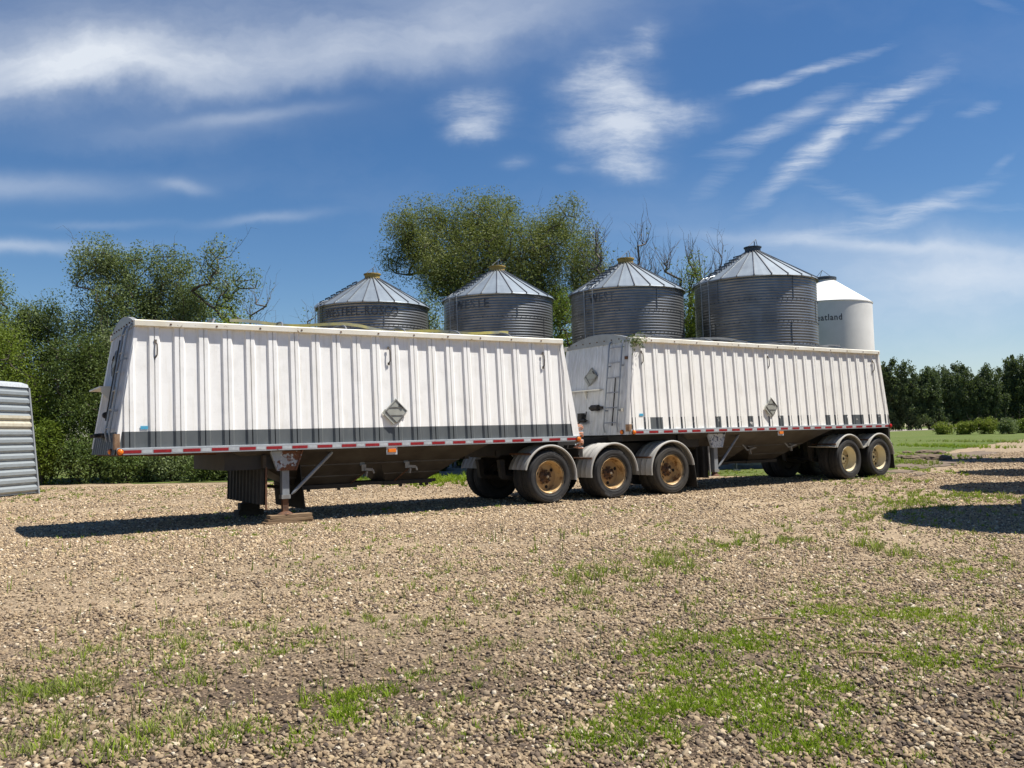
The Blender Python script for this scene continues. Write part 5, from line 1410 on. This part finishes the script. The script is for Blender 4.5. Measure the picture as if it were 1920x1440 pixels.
MB().box(P(.18, 1.95, .03)[0], P(.18, 1.95, 0)[0], .20, .27, 1.92, 1.99).build('marker_plate', 'amber_lens' if False else 'cream_trim', tP)
MB().box(P(.2, 3.2, .03)[0], P(.2, 3.2, 0)[0], .20, .28, 3.10, 3.17).build('marker_plate', 'rust', tP)
# coiled hoses: joined to the rear wall of the front trailer
for j in range(3):
    pts = [(.86 + .05 * j + .09 * cos(t * .8 + j), .10 + .07 * j + .09 * sin(t * .8 + j), 1.62 - t * .0105 + .03 * sin(t * .4)) for t in range(46)]
    MB().tube([(.78, .2, 1.66)] + pts + [(1.0, .5, 1.14)], .011, 6).build('coiled_hose', 'hose_orange' if j < 2 else 'tape_silver', tL, smooth=True)

# timber blocks under the landing legs
def lw(u, v, z): c_, s_ = cos(ROT_L), sin(ROT_L); return (LOC_L[0] + c_ * u - s_ * v, LOC_L[1] + s_ * u + c_ * v, z)
def timber(u, v, z0, h, L, w, dr, lab, mat):
    mb = MB().box(-L / 2, L / 2, -w / 2, w / 2, 0, h); o = mb.build('timber_block', mat, None, loc=lw(u, v, z0), rotz=ROT_L + dr, bevel=.006)
    tag(o, lab, 'timber block', 'timber blocks under the landing legs')
timber(-5.53, .20, -.01, .052, .86, .26, .03, 'lowest plank of the weathered timber pile under the near landing leg', 'wood')
timber(-5.51, .195, .043, .05, .80, .24, -.02, 'middle plank of the timber pile under the near landing leg', 'wood')
timber(-5.50, .195, .094, .062, .76, .22, .02, 'top plank of the timber pile, right under the near rusty foot', 'wood')
timber(-5.58, 2.39, -.01, .13, .50, .30, .04, 'lower dark timber block under the far landing leg', 'wood_dark')
timber(-5.58, 2.39, .121, .13, .38, .24, -.06, 'upper dark timber block under the far landing leg', 'wood_dark')

# weeds growing on the front corner of the rear trailer
def sprig():
    c_, s_ = cos(ROT_P), sin(ROT_P); u, v = .34, .02
    root = empty('weed', (LOC_P[0] + c_ * u - s_ * v, LOC_P[1] + s_ * u + c_ * v, 3.50)); tag(root, 'green weed hanging over the top front corner of the right trailer', 'weed')
    rs = np.random.RandomState(8); mb = MB()
    for k in range(9):
        a = rs.rand() * 6.28; mb.tube([(0, 0, 0), (.08 * cos(a), .08 * sin(a), .07), (.17 * cos(a), .17 * sin(a) - .05, .04 - .2 * rs.rand())], .005, 4)
    mb.build('stem', 'leaf_dark', root)
    n = 240; P_ = rs.randn(n, 3) * np.array([.10, .08, .08]) + np.array([-.02, -.05, .0]); P_[:60, 2] -= .15 * rs.rand(60); P_[:60, 0] = -.1 + .03 * rs.randn(60)
    d = rs.randn(n, 3); d /= np.linalg.norm(d, axis=1)[:, None]; e = np.cross(d, rs.randn(n, 3)); e /= np.linalg.norm(e, axis=1)[:, None]
    V = np.stack([P_ - d * .035, P_ + e * .012, P_ + d * .035, P_ - e * .012], 1).reshape(-1, 3)
    npmesh('leaves', V, np.arange(n * 4).reshape(-1, 4), ['leaf_poplar'], root)
sprig()

# soil clods on the bare patch and a steel skid lying behind the right trailer
def clods():
    rs = random.Random(31); g = 'clods of earth on the bare soil patch'
    me0 = None
    spots = [(1716, 846), (1728, 850), (1745, 848), (1700, 842), (1690, 850), (1760, 843), (1735, 842), (1708, 853), (1722, 857), (1755, 855)]
    for k, (px, py) in enumerate(spots):
        py += 8
        x, y = gpt(px, py)
        if me0 is None:
            import bmesh
            bm = bmesh.new(); bmesh.ops.create_icosphere(bm, subdivisions=3, radius=1)
            for v in bm.verts:
                n = .75 + .5 * float(fbm(v.co.x * 2 + 9, v.co.y * 2 + v.co.z * 1.7, 1.3)); v.co *= n
            me0 = bpy.data.meshes.new('earth_clod'); bm.to_mesh(me0); bm.free(); me0.materials.append(MATS['bare_soil'])
        o = bpy.data.objects.new('earth_clod', me0); COL.objects.link(o); s = rs.uniform(.18, .42)
        o.location = (x, y, s * .12); o.scale = (s * 1.5, s, s * .5); o.rotation_euler.z = rs.uniform(0, 6)
        tag(o, 'brown lump of earth on the bare soil patch right of the right trailer', 'earth clod', g)
clods()
def drawbar():
    x, y = gpt(1400, 878); root = empty('steel_skid', (x, y, 0), .15); tag(root, 'blue grey steel beam lying on the grass, seen under the right trailer', 'steel beam')
    MB().box(-1.6, .35, -.08, .08, .08, .24).build('beam', 'beam_blue', root); MB().box(-.15, .5, -.16, .16, .05, .26).build('end_box', 'tape_silver', root)
    x, y = gpt(1384, 872)
    r2 = empty('white_tank', (apt(1379, 852, 31)[0], 31, 0)); tag(r2, 'small white domed tank glimpsed under the belly of the right trailer', 'tank')
    MB().lathe([(0, .98), (.12, .97), (.16, .93), (.17, .60), (.13, .55)], 20).build('shell', 'bin_white', r2, smooth=True); MB().lathe([(.16, 0), (.16, .04), (.04, .05), (.04, .6)], 16).build('stand', 'cap_dark', r2)
drawbar()
def stick(px, py, L, a):
    x, y = gpt(px, py); z = float(ground_height(x, y)) + .02
    mb = MB().tube([(-L / 2, 0, 0), (-L / 5, .01, .012), (L / 4, -.008, .01), (L / 2, .01, .0)], [.007, .009, .007, .003], 7)
    o = mb.build('stick', 'wood', None, smooth=True, loc=(x, y, z), rotz=a); return o
tag(stick(1625, 1237, .26, -.05), 'short dead stick lying on gravel beside green grass', 'stick', 'sticks on the gravel')
tag(stick(1905, 1262, .22, -.4), 'dark stick at the right edge of the gravel', 'stick', 'sticks on the gravel')
tag(stick(1450, 1170, .34, -.08), 'long thin stick lying flat on gravel left of the largest grass patch', 'stick', 'sticks on the gravel')
tag(stick(1205, 1270, .14, .4), 'dark short stick at the lower left of a green patch', 'stick', 'sticks on the gravel')
